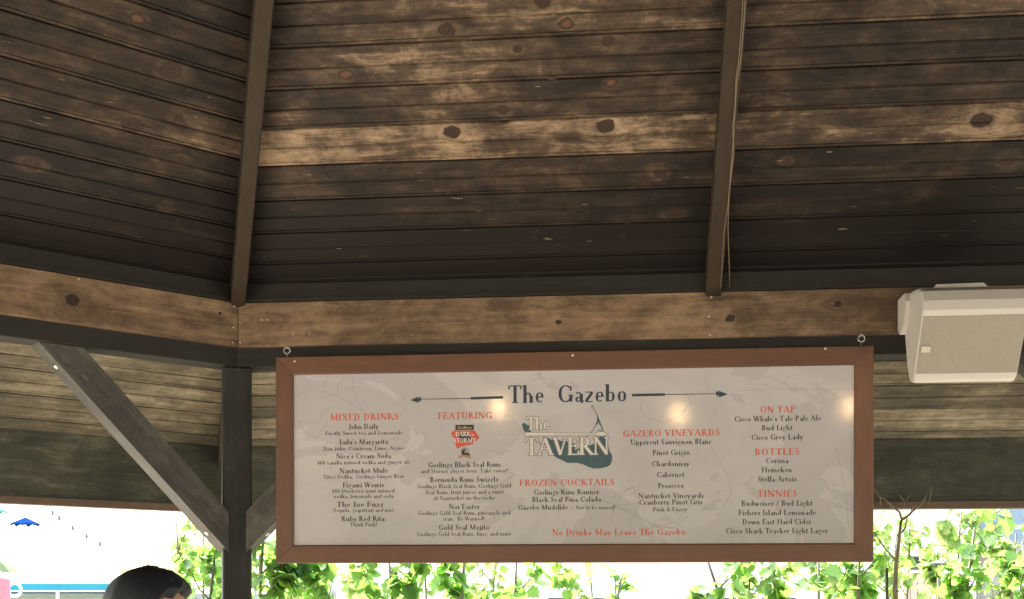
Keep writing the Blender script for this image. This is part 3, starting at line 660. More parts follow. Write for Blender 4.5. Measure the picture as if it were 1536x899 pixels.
for s_, xa, xb, yb, h, kind in LINES:
    A_ = on_panel(xa, yb); B_ = on_panel(xb, yb); xm = (xa+xb)/2; C_ = on_panel(xm, yb); D_ = on_panel(xm, yb-h)
    wt = {'r': 1.15, 'd': 1.12, 's': 1.05, 'n': 1.0}[kind]
    P = text_poly(s_, A_[0], B_[0], C_[1], D_[1]-C_[1], 0, wt, .05 if kind == 'r' else .03)
    flat_mesh('lettering', P, PZ, M[{'r': 'ink_red', 'd': 'ink_dark', 's': 'ink_dark', 'n': 'ink_navy'}[kind]], pl)
def pxpoly(pts): return [on_panel(*p) for p in pts]
def strand(pts, w):
    """thin printed line through photo points"""
    P = [on_panel(*p) for p in pts]; out = []
    ww = w if isinstance(w, (list, tuple)) else [w]*len(P)
    for i in range(len(P)-1):
        (x0, y0), (x1, y1) = P[i], P[i+1]; l = math.hypot(x1-x0, y1-y0) or 1; nx, ny = -(y1-y0)/l/2, (x1-x0)/l/2
        out.append([(x0+nx*ww[i], y0+ny*ww[i]), (x0-nx*ww[i], y0-ny*ww[i]), (x1-nx*ww[i+1], y1-ny*ww[i+1]), (x1+nx*ww[i+1], y1+ny*ww[i+1])])
    return out
def tri_poly(pts):
    """concave outline -> triangles"""
    from mathutils.geometry import tessellate_polygon
    t = tessellate_polygon([[Vector((x, y, 0)) for x, y in pts]]); return [[pts[i] for i in f] for f in t]
# arrows beside the title
arL = [pxpoly([(615.5, 600.4), (628, 594.8), (626, 598.2), (632, 595.2), (631, 603), (626.5, 601.6), (629, 605)])]
arL = tri_poly(arL[0]) + strand([(630, 599), (706, 598)], .0024) + strand([(706, 597.8), (754.7, 596.2)], .0078)
flat_mesh('arrow', arL, PZ, M['ink_navy'], pl)
arR = tri_poly(pxpoly([(1091.8, 591.4), (1076, 585.6), (1079, 589.0), (1073.5, 586.6), (1074.5, 594.6), (1079, 593.2), (1077.5, 597)])) + strand([(997, 592.2), (1076, 590.8)], .0024) + strand([(948, 593), (997.4, 592)], .0078)
flat_mesh('arrow', arR, PZ, M['ink_navy'], pl)
def q5(pts): return pxpoly([(760+x/6.915, 590+y/6.915) for x, y in pts])
def s5(pts, w): return strand([(760+x/6.915, 590+y/6.915) for x, y in pts], w)
isl = q5([(375, 448), (430, 462), (465, 486), (520, 478), (580, 500), (640, 500), (690, 518), (715, 545), (705, 590), (745, 575), (800, 530), (850, 545), (905, 525), (925, 478), (965, 450), (1040, 448), (1050, 520), (1062, 590),
          (1096, 650), (1092, 700), (1075, 742), (1040, 765), (960, 782), (895, 780), (845, 764), (790, 738), (720, 722), (630, 724), (580, 697), (520, 672), (478, 638), (445, 590), (428, 540), (400, 490)])
lg = tri_poly(isl) + tri_poly(q5([(158, 320), (185, 305), (205, 325), (245, 340), (256, 402), (190, 402), (166, 362)]))
lg += s5([(905, 128), (885, 128), (878, 145), (890, 165)], .0016) + s5([(885, 126), (905, 160), (930, 205), (945, 250), (942, 290), (922, 340), (895, 385), (850, 430), (830, 458)], [.0018, .002, .002, .004, .0035, .0025, .002, .0018, .0016]) + s5([(948, 250), (968, 310), (985, 350), (1002, 398)], [.003, .0045, .0035, .0025])
lg += tri_poly(q5([(938, 240), (978, 320), (960, 330), (955, 300), (935, 330)])) + s5([(225, 430), (262, 462), (300, 490)], .0018) + s5([(290, 485), (330, 505), (370, 548), (400, 520)], .0022) + s5([(940, 395), (960, 380), (975, 395), (985, 375)], .0018)
flat_mesh('island_emblem', lg, PZ, M['ink_teal'], pl)
def t5(s, x0, x1, y, h, grow, wt=1, sp=.0):
    a = on_panel(760+x0/6.915, 590+y/6.915); b = on_panel(760+x1/6.915, 590+y/6.915); c = on_panel(760+x0/6.915, 590+(y-h)/6.915)
    return text_poly(s, a[0], b[0], a[1], c[1]-a[1], grow, wt, sp)
flat_mesh('emblem_outline', t5('The', 207, 440, 380, 133, .055, .95) + t5('TAVERN', 190, 1066, 645, 178, .042, .9, -.03), PZ+.0004, M['ink_line'], pl)
flat_mesh('emblem_lettering', t5('The', 207, 440, 380, 133, .012, .95) + t5('TAVERN', 190, 1066, 645, 178, .006, .9, -.03), PZ+.0008, M['ink_white'], pl)
aro = [(182, 425), (190, 404), (490, 404), (498, 410), (925, 412), (945, 385), (960, 400), (985, 388), (1066, 424), (985, 455), (955, 440), (945, 458), (925, 434), (498, 438), (490, 444), (190, 446)]
flat_mesh('arrow_outline', tri_poly(q5(aro)), PZ+.0004, M['ink_line'], pl)
cx_, cy_ = 560, 425
flat_mesh('arrow', tri_poly(q5([(188, 425), (194, 409), (488, 409), (496, 415), (930, 417), (947, 393), (962, 407), (985, 396), (1052, 424), (985, 448), (957, 434), (947, 451), (930, 430), (496, 434), (488, 440), (194, 441)])), PZ+.0008, M['ink_white'], pl)
def q6(pts): return pxpoly([(640+x/9.986, 610+y/9.986) for x, y in pts])
def t6(s, x0, x1, y, h, grow=0, wt=1, sp=0.):
    a = on_panel(640+x0/9.986, 610+y/9.986); b = on_panel(640+x1/9.986, 610+y/9.986); c = on_panel(640+x0/9.986, 610+(y-h)/9.986)
    return text_poly(s, a[0], b[0], a[1], c[1]-a[1], grow, wt, sp)
flat_mesh('logo_label', [q6([(430, 275), (706, 275), (706, 352), (430, 352)])], PZ, M['ink_black'], pl)
flat_mesh('logo_lettering', t6('Goslings', 458, 680, 335, 44, 0, 1.2), PZ+.0004, M['ink_gold'], pl)
flat_mesh('logo_shape', tri_poly(q6([(362, 400), (415, 360), (722, 360), (790, 465), (732, 525), (700, 562), (520, 602), (452, 634), (430, 560), (408, 540), (420, 490), (385, 440)])), PZ, M['ink_logo_red'], pl)
flat_mesh('logo_splash', tri_poly(q6([(480, 405), (560, 395), (645, 405), (655, 470), (720, 500), (640, 545), (560, 535), (515, 520), (480, 470)])), PZ+.0003, M['ink_black'], pl)
flat_mesh('logo_lettering', t6("DARK", 432, 655, 448, 66, 0, 1.25) + t6("'n", 660, 712, 440, 44, 0, 1.2) + t6('STORMY', 405, 742, 545, 72, 0, 1.25), PZ+.0006, M['ink_white'], pl)
flat_mesh('logo_emblem', [q6([(572+64*cos(2*pi*i/16), 668+58*sin(2*pi*i/16)) for i in range(16)])], PZ, M['ink_grey'], pl)
flat_mesh('logo_emblem', tri_poly(q6([(560, 630), (580, 650), (560, 690), (640, 700), (655, 735), (520, 720), (520, 680)])), PZ+.0003, M['ink_black'], pl)
flat_mesh('logo_ribbon', tri_poly(q6([(468, 785), (482, 738), (560, 722), (650, 740), (662, 785), (622, 768), (565, 752), (505, 768)])), PZ+.0006, M['ink_orange'], pl)
# faint chart lines printed on the panel
rng = random.Random(3); fl = []
def q1(pts, w=.0011): return strand([(400+x/2.81, 540+y/2.81) for x, y in pts], w)
fl += q1([(127, 155), (180, 122), (240, 135), (290, 150), (345, 178), (410, 222)]) + q1([(160, 118), (185, 85), (200, 70)]) + q1([(240, 130), (245, 100), (260, 72)]) + q1([(360, 70), (362, 130), (385, 180), (410, 215)]) + q1([(300, 150), (300, 110), (325, 75)])
fl += q1([(127, 262), (215, 265), (235, 230), (270, 195)]) + q1([(140, 265), (160, 300), (210, 335), (250, 270), (260, 240)]) + q1([(127, 390), (300, 380), (560, 330), (600, 345)]) + q1([(560, 190), (580, 155), (590, 200), (560, 240)])
def q4(pts, w=.0011): return strand([(920+x/3, 560+y/3) for x, y in pts], w)
fl += q4([(120, 130), (130, 175), (160, 205), (230, 225), (300, 190), (350, 130), (330, 90)]) + q4([(420, 300), (470, 380), (520, 470), (530, 540), (470, 650)]) + q4([(-30, 590), (20, 540), (90, 510), (110, 560)]) + q4([(0, 590), (110, 640), (200, 690), (290, 665), (350, 590)]) + q4([(1000, 330), (1040, 500), (1060, 700)]) + q4([(560, 80), (700, 70), (900, 76), (1075, 70)], .0008)
def q3(pts, w=.0011): return strand([(740+x/4.04, 700+y/4.04) for x, y in pts], w)
fl += q3([(740, 235), (650, 200), (500, 210), (300, 160)]) + q3([(740, 235), (850, 300), (820, 345)]) + q3([(740, 235), (720, 290), (705, 355)]) + q3([(740, 235), (800, 150), (880, 110), (880, 150), (820, 170)]) + q3([(740, 232), (900, 222)]) + q3([(850, 300), (1000, 370), (1100, 370), (1180, 300)])
ml = flat_mesh('map_line', fl, PZ-.00012, M['ink_grey'], pl); ml['kind'] = 'stuff'
# small screw heads and rings
mb = MB(); mb.lathe([(0, .0015), (.003, .0012), (.004, 0), (.004, -.001)], n=8); sc_me = mb.mesh('screw_head'); sc_me.materials.append(M['nail'])
for px, py in ((859, 533), (442, 542), (1238, 523)):
    p = on_y(px, py, SY); child('screw_head', sc_me, None, sg, Matrix.Translation((0, -.02, 0)) @ LM @ Matrix.Translation((p.x-scx, p.z-scz, 0)))
for px, py in ((430.5, 526), (1292, 508)):
    p = on_y(px, py, SY+.016); mb = MB(); lx, lz = p.x-scx, p.z-scz
    mb.torus((lx, -.004, lz), .0098, .0020, (1, 0, 0), (0, 0, 1), 18, 8)
    mb.tube([(lx, -.004, lz-.0095), (lx, -.004, sh/2-.02)], .0020, 8)
    rg = mb.obj('screw_eye', M['steel'], sg)
    mb = MB(); mb.tube([(lx, .062, lz+.0075), (lx, .01, lz+.0075), (lx, -.008, lz+.0078), (lx, -.0115, lz+.012)], .0019, 8)
    mb.obj('hook', M['steel'], rg)
# ================================================================== SPEAKER
M['spk'] = flat('off_white_plastic', (.64, .62, .585), .42, 0, .05, 9, .45)
q = N('speaker_grille_mesh'); co = q.coords(); v = q.n('ShaderNodeTexVoronoi'); q.l(co, v.inputs['Vector']); v.inputs['Scale'].default_value = 420
q.base(q.mix(q.sstep(v.outputs['Distance'], .15, .32), (.15, .14, .12), (.36, .335, .285)), .55); q.bump(v.outputs['Distance'], .15, .0006); M['grille'] = q.m
spX0, spX1 = .812, 1.094; spc = (spX0+spX1)/2
sp = empty('wall_speaker', (spc, 3.59, EYE+.72)); tag(sp, 'off white loudspeaker tilted down on the brown beam right of the menu sign', 'speaker')
def spl(x, y, h): return (x-spc, y-3.59, h-.72)
prof = [(3.582, .852), (3.50, .856), (3.42, .846), (3.375, .826), (3.354, .795), (3.352, .768), (3.362, .754), (3.452, .610), (3.462, .596), (3.480, .590), (3.515, .598), (3.545, .650), (3.575, .76)]
mb = MB(); n = len(prof); secs = [(spX0+.000, .93), (spX0+.003, .985), (spX0+.010, 1), (spX1-.010, 1), (spX1-.003, .985), (spX1, .93)]
cy0, ch0 = 3.47, .73; vs = []
for x, k in secs: vs += [spl(x, cy0+(y-cy0)*k, ch0+(h-ch0)*k) for y, h in prof]
fs = [tuple(range(n)), tuple(range(len(vs)-1, len(vs)-n-1, -1))]
for i in range(len(secs)-1): fs += [(i*n+j, i*n+(j+1) % n, (i+1)*n+(j+1) % n, (i+1)*n+j) for j in range(n)]
mb.add(vs, fs); mb.obj('cabinet', M['spk'], sp)
# grille lies proud of the sloping front
ga, gb = Vector((0, 3.362, .754)), Vector((0, 3.452, .610)); gd = (gb-ga).normalized(); gn = Vector((0, -gd.z*-1, 0))
gn = Vector((0, gd.z, -gd.y)); gn = gn if gn.y < 0 else -gn
def gp(x, s, d): p = ga+gd*s+gn*d; return spl(x, p.y, p.z)
GL = (gb-ga).length
mb = MB(); e = .006
o_ = [(spX0+.003, .001), (spX1-.003, .001), (spX1-.003, GL-.001), (spX0+.003, GL-.001)]
i_ = [(spX0+.006, .004), (spX1-.006, .004), (spX1-.006, GL-.004), (spX0+.006, GL-.004)]
mb.add([gp(x, s, -.001) for x, s in o_]+[gp(x, s, .0012) for x, s in o_]+[gp(x, s, .0020) for x, s in i_],
       [(8, 9, 10, 11)]+[(4+a, 4+(a+1) % 4, 8+(a+1) % 4, 8+a) for a in range(4)]+[(a, (a+1) % 4, 4+(a+1) % 4, 4+a) for a in range(4)])
mb.obj('grille', M['grille'], sp)
M['badge'] = flat('pale_badge', (.66, .60, .53), .35)
b0 = hit(1388.5, 523.3, Vector((0, 3.407, EYE+.682)), gn)
bs = (Vector((0, b0.y, b0.z-EYE))-ga).dot(gd); bx = b0.x
mb = MB(); mb.add([gp(bx+a, bs+b, .0036) for a, b in ((-.013, -.009), (.013, -.009), (.013, .010), (-.013, .010))]+[gp(bx+a, bs+b, .0062) for a, b in ((-.012, -.008), (.012, -.008), (.012, .009), (-.012, .009))],
       [(4, 5, 6, 7)]+[(a, (a+1) % 4, 4+(a+1) % 4, 4+a) for a in range(4)]); mb.obj('badge', M['badge'], sp)
# bracket: foot plate behind the top, side knuckle
mb = MB(); mb.prism([(x-spc, z) for x, z in ((.888, -.0), (.888, .158), (.900, .170), (1.032, .172), (1.046, .160), (1.046, .0))], -.030, -.002)
mb.obj('mounting_plate', M['spk'], sp)
mb = MB(); kn = [(3.588, .852), (3.52, .856), (3.505, .83), (3.53, .77), (3.56, .745), (3.588, .76)]
vs = [spl(spX0-.016+(.004 if i in (1, 2, 3) else 0), y, h) for i, (y, h) in enumerate(kn)]+[spl(spX0+.012, y, h) for y, h in kn]; n = len(kn)
mb.add(vs, [tuple(range(n)), tuple(range(2*n-1, n-1, -1))]+[(i, i+n, (i+1) % n+n, (i+1) % n) for i in range(n)])
mb.obj('mounting_arm', M['spk'], sp)
# ================================================================== CABLES down the middle rafter
M['wire'] = flat('tan_wire', (.20, .155, .105), .5)
def wire(pts, drop, r, lab):
    P = []
    for i, (px, py) in enumerate(pts):
        q = roof_hit(0, px, py, drop); P.append(face_mtx(0) @ q)
    mb = MB(); mb.tube([p-P[0] for p in P], r, 6); o = mb.obj('cable', M['wire']); o.location = P[0]
    tag(o, lab, 'cable', 'cables running down the middle rafter'); return o
wire([(1124, -60), (1118, 0), (1115, 45), (1111, 92), (1105, 125), (1103, 160), (1101, 200), (1096, 260), (1093, 300), (1086, 350), (1083, 400), (1081, 431)], .092, .0014, 'thin tan wire pinned along the right edge of the middle rafter, ending behind the beam')
wire([(1119, -60), (1114.5, 0), (1112, 45), (1108, 92), (1104, 118), (1102.5, 160), (1099, 190), (1101, 230), (1093.5, 290), (1092, 345), (1094, 400), (1094.5, 432)], .092, .0013, 'thin tan wire hanging loose to the right of the middle rafter at its foot')
# ================================================================== PENDANT LAMPS (seen mirrored in the sign)
q = N('lit_bulb_glass'); q.base((.9, .75, .5), .3); q.b.inputs['Emission Color'].default_value = (1, .60, .26, 1); q.b.inputs['Emission Strength'].default_value = 24; M['bulb'] = q.m
M['black_metal'] = flat('black_lamp_metal', (.03, .03, .03), .4, .3)
LS = 5.0
for (px, py), lab in (((748, 610), 'left'), ((1018, 620), 'middle'), ((1275, 610), 'right')):
    d = ray(px, py); t = (SY+.0065)/d.y; h_ = O+d*t; p = h_ + Vector((d.x, -d.y, d.z))*LS
    lp = empty('pendant_lamp', tuple(p)); tag(lp, 'lit pendant lamp hanging behind the photographer, %s one of the row mirrored in the sign' % lab, 'lamp', 'pendant lamps over the bar')
    mb = MB(); mb.lathe([(.0005, -.058), (.011, -.054), (.019, -.040), (.022, -.018), (.019, .012), (.014, .036), (.011, .052), (.0005, .052)], n=16); mb.obj('bulb', M['bulb'], lp)
    mb = MB(); mb.lathe([(.0005, .108), (.012, .105), (.017, .095), (.017, .045), (.0005, .045)], n=14); mb.obj('socket', M['black_metal'], lp)
    a = (Vector((p.x, p.y, 0))-GC); rr = max(abs(a.x*cos(R(45*k))+a.y*sin(R(45*k))) for k in range(8)); zt = roof_z(rr)-.02-p.z
    mb = MB(); mb.tube([(0, 0, .1), (0, 0, zt)], .003, 6); mb.obj('cord', M['black_metal'], lp)
# ================================================================== OUTSIDE
GZ = -.30                                    # level of the yard round the gazebo
q = N('pale_brick_patio'); co = q.coords(); br = q.n('ShaderNodeTexBrick'); q.l(co, br.inputs['Vector']); br.inputs['Scale'].default_value = 4.5
br.inputs['Color1'].default_value = (.44, .385, .29, 1); br.inputs['Color2'].default_value = (.38, .33, .245, 1); br.inputs['Mortar'].default_value = (.30, .27, .23, 1); br.inputs['Mortar Size'].default_value = .015
nz = q.noise(co, .8, 5); q.base(q.mix(.35, br.outputs['Color'], q.ramp(nz, [(.3, (.34, .31, .235)), (.7, (.48, .44, .34))])), .85); q.bump(br.outputs['Fac'], -.3, .003); M['patio'] = q.m
mb = MB(); R_ = 700
mb.add([(-R_, -R_, 0), (R_, -R_, 0), (R_, R_, 0), (-R_, R_, 0)], [(0, 1, 2, 3)])
g = mb.obj('ground', M['patio']); g.location.z = GZ; tag(g, kind='structure')
# --- planted border between gazebo and yard
q = N('soil'); co = q.coords(); q.base(q.ramp(q.noise(co, 14, 6, .7), [(.3, (.05, .035, .022)), (.7, (.13, .095, .06))]), .95); q.bump(q.noise(co, 30, 5), .6, .02); M['soil'] = q.m
mb = MB(); mb.cbox((0, 0, .05), (9.0, 1.5, .16), .03); so = mb.obj('planting_bed', M['soil']); so.location = (.2, 5.2, GZ); tag(so, kind='structure')
def leaf_mat(name, a, b, tr):
    q = N(name); oi = q.n('ShaderNodeObjectInfo').outputs['Random']; co = q.coords()
    c = q.mix(oi, a, b); c = q.mix(q.math('MULTIPLY', q.noise(co, 40, 3), .5), c, tuple(x*.6 for x in a))
    d = q.n('ShaderNodeBsdfDiffuse'); q.l(c, d.inputs[0]); t = q.n('ShaderNodeBsdfTranslucent')
    q.l(q.mix(oi, tr, tuple(x*.75 for x in tr)), t.inputs[0]); gl = q.n('ShaderNodeBsdfGlossy'); gl.inputs['Roughness'].default_value = .45; gl.inputs[0].default_value = (1, 1, 1, 1)
    m1 = q.n('ShaderNodeMixShader'); m1.inputs[0].default_value = .58; q.l(d.outputs[0], m1.inputs[1]); q.l(t.outputs[0], m1.inputs[2])
    m2 = q.n('ShaderNodeMixShader'); m2.inputs[0].default_value = .03; q.l(m1.outputs[0], m2.inputs[1]); q.l(gl.outputs[0], m2.inputs[2]); q.l(m2.outputs[0], q.out.inputs[0]); return q.m
M['leaf'] = leaf_mat('broad_green_leaf', (.045, .125, .025), (.10, .19, .035), (.30, .56, .09))
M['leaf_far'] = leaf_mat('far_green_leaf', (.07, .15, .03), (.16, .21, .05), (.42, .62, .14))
M['bark'] = wood('sapling_bark', (.07, .062, .035), (.17, .15, .09), (.28, .25, .16), tone0=.5, knots=False, axis=2, flecks=0)
def leaf_shape(sc_, lobed=False):
    """broad leaf: stalk at origin, blade along +x, gently folded and cupped"""
    if lobed: out = [(.12, 0), (.16, .20), (.05, .38), (.30, .36), (.42, .52), (.55, .33), (.78, .30), (.80, .14), (1.05, 0)]
    else: out = [(.10, 0), (.10, .17), (.22, .33), (.42, .40), (.62, .34), (.82, .19), (1.05, 0)]
    vs = [(0, 0, 0), (.12, 0, 0), (.45, 0, -.03), (.8, 0, -.05)]; n = len(out)
    L = [(x, y, .10*y-.10*x*x+.04*sin(9*x)) for x, y in out[1:-1]]; Rr = [(x, -y, z+.02) for x, y, z in L]; tip = (1.05, 0, -.12)
    vs = vs+L+Rr+[tip]; m = len(L); fs = []
    mid = lambda x: 1 if x < .25 else (2 if x < .62 else 3)
    for base_, sgn in ((4, 1), (4+m, -1)):
        prev = mid(L[0][0]); fs.append((0, 1, base_) if sgn < 0 else (0, base_, 1))
        for i in range(m-1):
            k = mid(L[i+1][0]); a, b = base_+i, base_+i+1
            f = (prev, a, b, k) if k != prev else (prev, a, b); fs.append(f[::-1] if sgn < 0 else f); prev = k
        f = (prev, base_+m-1, 4+2*m); fs.append(f[::-1] if sgn < 0 else f)
    return [(x*sc_, y*sc_, z*sc_) for x, y, z in vs], fs
LV = [leaf_shape(s, l) for s, l in ((.072, True), (.052, False), (.062, False), (.044, False), (.080, True), (.036, False))]
def leaf_data(mat):
    r = []
    for vs, fs in LV:
        me = bpy.data.meshes.new('leaf'); me.from_pydata(vs, [], fs); me.update(); me.materials.append(mat)
        for p in me.polygons: p.use_smooth = True
        r.append(me)
    return r
LN, LFAR = leaf_data(M['leaf']), leaf_data(M['leaf_far'])
def rand_mtx(rng, p, s, droop=.5):
    yaw = rng.uniform(0, 2*pi); pit = rng.gauss(droop, .45); rol = rng.gauss(0, .6)
    return Matrix.Translation(p) @ Matrix.Rotation(yaw, 4, 'Z') @ Matrix.Rotation(pit, 4, 'Y') @ Matrix.Rotation(rol, 4, 'X') @ Matrix.Scale(s, 4)
def sapling(px, top_py, Y, width, n_leaf, label, seed, lean=0, far=False, name='sapling', paths=None, bare=0.0, ls=1.0, lo=-.28, group='leafy saplings in the bed beyond the sign'):
    """multi-twig young tree whose stem passes px at eye level and reaches up to top_py"""
    rng = random.Random(seed); base = on_y(px, 885, Y); ztop = on_y(px, top_py, Y).z
    root = empty(name, (base.x, Y, GZ)); H = ztop-GZ
    tag(root, label, 'young tree' if name == 'sapling' else 'shrub', group)
    nseg = 9; stem = []
    for i in range(nseg+1):
        f = i/nseg; z = f*H
        stem.append(Vector((lean*(z-(EYE-GZ))*1.0 + .025*sin(3.1*f*2+seed)*(1 if f > .1 else 0), .02*sin(5*f+seed*2), z)))
    mb = MB(); mb.tube(stem, [.017*(1-.72*i/nseg) for i in range(nseg+1)], 7); mb.obj('trunk', M['bark'], root)
    twigs = []; zl = EYE-GZ-.30
    tw = MB(); 
    def spawn(p, d, L, r, depth):
        pts = [p]; d = d.normalized()
        for i in range(4):
            d = (d+Vector((rng.gauss(0, .22), rng.gauss(0, .22), rng.uniform(.0, .22)))).normalized(); pts.append(pts[-1]+d*L/4)
        tw.tube(pts, [r*(1-.17*i) for i in range(5)], 5); twigs.append(pts)
        if depth:
            for i in (1, 2, 3):
                if rng.random() < .75: spawn(pts[i], d+Vector((rng.gauss(0, .9), rng.gauss(0, .9), rng.gauss(.2, .4))), L*.55, r*.55, depth-1)
    nt_ = max(5, int(9*H/2.4*1.6))
    for i in range(nt_):
        f = .38+.60*(i/nt_); j = f*nseg; a = stem[int(j)].lerp(stem[min(nseg, int(j)+1)], j-int(j)); ang = rng.uniform(0, 2*pi)
        up_ = rng.uniform(.5, 1.2); spawn(a, Vector((cos(ang), sin(ang)*.8, up_)), width*rng.uniform(.5, 1.0)*(1.1-.45*f), .0055*(1.2-f*.5), 1)
    for pth, r_ in (paths or []):
        P = [on_y(x_, y_, Y+.02*sin(ii*1.7))-Vector((base.x, Y, GZ)) for ii, (x_, y_) in enumerate(pth)]
        tw.tube(P, [r_*(1-.6*ii/(len(P)-1)) for ii in range(len(P))], 6)
    o = tw.obj('twigs', M['bark'], root); o['kind'] = 'stuff'
    # leaves sit along the twigs; the ones within sight are objects, the rest below are one part
    low = MB(); data = LFAR if far else LN; count = 0; cand = []
    for pts in twigs:
        for i in range(1, 5): cand.append((pts[i-1], pts[i]))
    for _ in range(int(n_leaf*1.9)):
        a, b = rng.choice(cand); p = a.lerp(b, rng.random())+Vector((rng.gauss(0, .012),)*1+(rng.gauss(0, .012), rng.gauss(0, .01)))
        if p.z > H*(1-bare*.12) + .05: continue
        s = rng.uniform(.7, 1.25)*ls; m = rand_mtx(rng, p, s); zz = p.z+GZ-EYE
        if zz > -.10 and count < 290:
            me = rng.choice(data); o = bpy.data.objects.new('leaf', me); COL.objects.link(o); o.parent = root; o.matrix_local = m; count += 1
        else:
            vs, fs = rng.choice(LV); low.add([m @ Vector(v) for v in vs], fs, True)
    if low.f:
        o = low.obj('lower_foliage', M['leaf_far'] if far else M['leaf'], root, fix=False); o['kind'] = 'stuff'
    return root
sapling(1343, 852, 3.97, .34, 240, 'tallest sapling, its bare twig tips crossing the eave just right of the sign', 11, .03, bare=2.0, paths=[
    ([(1343, 900), (1344, 850), (1348, 815), (1351, 786), (1353, 778)], .0085), ([(1353, 780), (1349, 768), (1338, 760), (1328, 750), (1318, 744), (1313, 733)], .0042), ([(1320, 745), (1321, 757)], .002), ([(1316, 740), (1309, 730)], .0018),
    ([(1353, 780), (1362, 774), (1370, 766), (1380, 758), (1387, 748), (1391, 738)], .0048), ([(1387, 750), (1392, 757), (1396, 744), (1398, 731)], .0020), ([(1370, 766), (1374, 757), (1381, 752)], .0022), ([(1366, 771), (1368, 762), (1373, 758)], .002),
    ([(1352, 800), (1358, 792), (1361, 776), (1362, 772)], .0032), ([(1356, 762), (1357, 753), (1350, 744), (1346, 742)], .0020), ([(1357, 753), (1362, 747), (1367, 740)], .0018), ([(1345, 843), (1336, 832), (1325, 820), (1316, 806), (1311, 798)], .0036), ([(1342, 828), (1346, 800), (1342, 792)], .0016)])
sapling(1296, 812, 4.75, .34, 200, 'green sapling half hidden by the right edge of the sign', 12, -.02)
sapling(1452, 792, 4.80, .34, 190, 'sapling with a leafy tip and dark stem between the forked sapling and the photo edge', 13, .06)
sapling(1535, 812, 4.80, .36, 170, 'sapling cut by the right edge of the photo', 14, -.1)
sapling(1400, 868, 5.20, .26, 60, 'low sapling with few leaves behind the forked one', 15, .0, bare=1)
sapling(1160, 838, 4.60, .34, 150, 'sapling with a smooth brown stem below the right end of the lettering', 16, -.12)
sapling(1235, 832, 4.90, .42, 210, 'dense bright sapling under the right part of the sign', 17, .04)
sapling(1085, 832, 4.70, .36, 190, 'leaning sapling below the sign, branch rising to the left', 18, -.35)
sapling(930, 862, 5.60, .34, 60, 'sparse thin sapling under the middle of the sign', 19, .1)
sapling(850, 856, 5.60, .38, 80, 'sparse sapling under the tavern emblem', 20, -.05)
sapling(765, 842, 5.40, .38, 110, 'thin sapling left of the gap under the sign', 21, .05)
sapling(690, 820, 4.80, .46, 240, 'dark leaved sapling with a forked brown branch under the sign', 22, .12)
sapling(590, 820, 4.70, .48, 260, 'dense sapling under the left half of the sign', 23, -.03)
sapling(490, 820, 4.75, .48, 260, 'bushy sapling under the left end of the sign', 24, .04)
sapling(400, 770, 4.60, .44, 320, 'sapling filling the gap between corner post and sign', 25, .02)
sapling(318, 778, 4.90, .42, 220, 'sapling just left of the corner post', 26, .02)
sapling(262, 785, 6.4, .46, 110, 'sunlit sparse sapling behind the head of the person', 27, -.05, far=True)
for i, (px, py, Y, wd, nl, lab) in enumerate([(455, 800, 7.5, .5, 240, 'shrub in the sun behind the left end of the sign'), (640, 812, 8.0, .5, 200, 'sunlit shrub behind the saplings left of centre'),
        (1130, 815, 7.8, .5, 220, 'sunlit shrub behind the saplings under the lettering of bottled beers'), (1440, 768, 7.6, .55, 260, 'pale sunlit shrub reaching up to the eave at the right'),
        (1520, 800, 8.2, .55, 220, 'yellow green shrub by the right edge behind the saplings'), (300, 790, 8.0, .5, 150, 'yellowish sunlit shrub seen left of the corner post'), (885, 850, 8.4, .6, 130, 'low sparse shrub in the sun under the middle of the sign'), (540, 805, 8.4, .6, 220, 'second sunlit shrub behind the dense saplings left of centre'),
        (1280, 790, 8.0, .6, 240, 'sunlit shrub directly behind the lower right corner of the sign'), (395, 770, 8.2, .55, 200, 'sunlit shrub behind the gap between post and sign'), (740, 825, 8.3, .6, 170, 'sunlit shrub behind the left edge of the bright gap'), (1360, 775, 8.6, .5, 150, 'pale shrub behind the forked sapling')]):
    sapling(px, py, Y, wd*1.15, int(nl*1.2), lab, 60+i, 0, True, 'shrub', ls=1.25, group='sunlit shrubs behind the saplings')
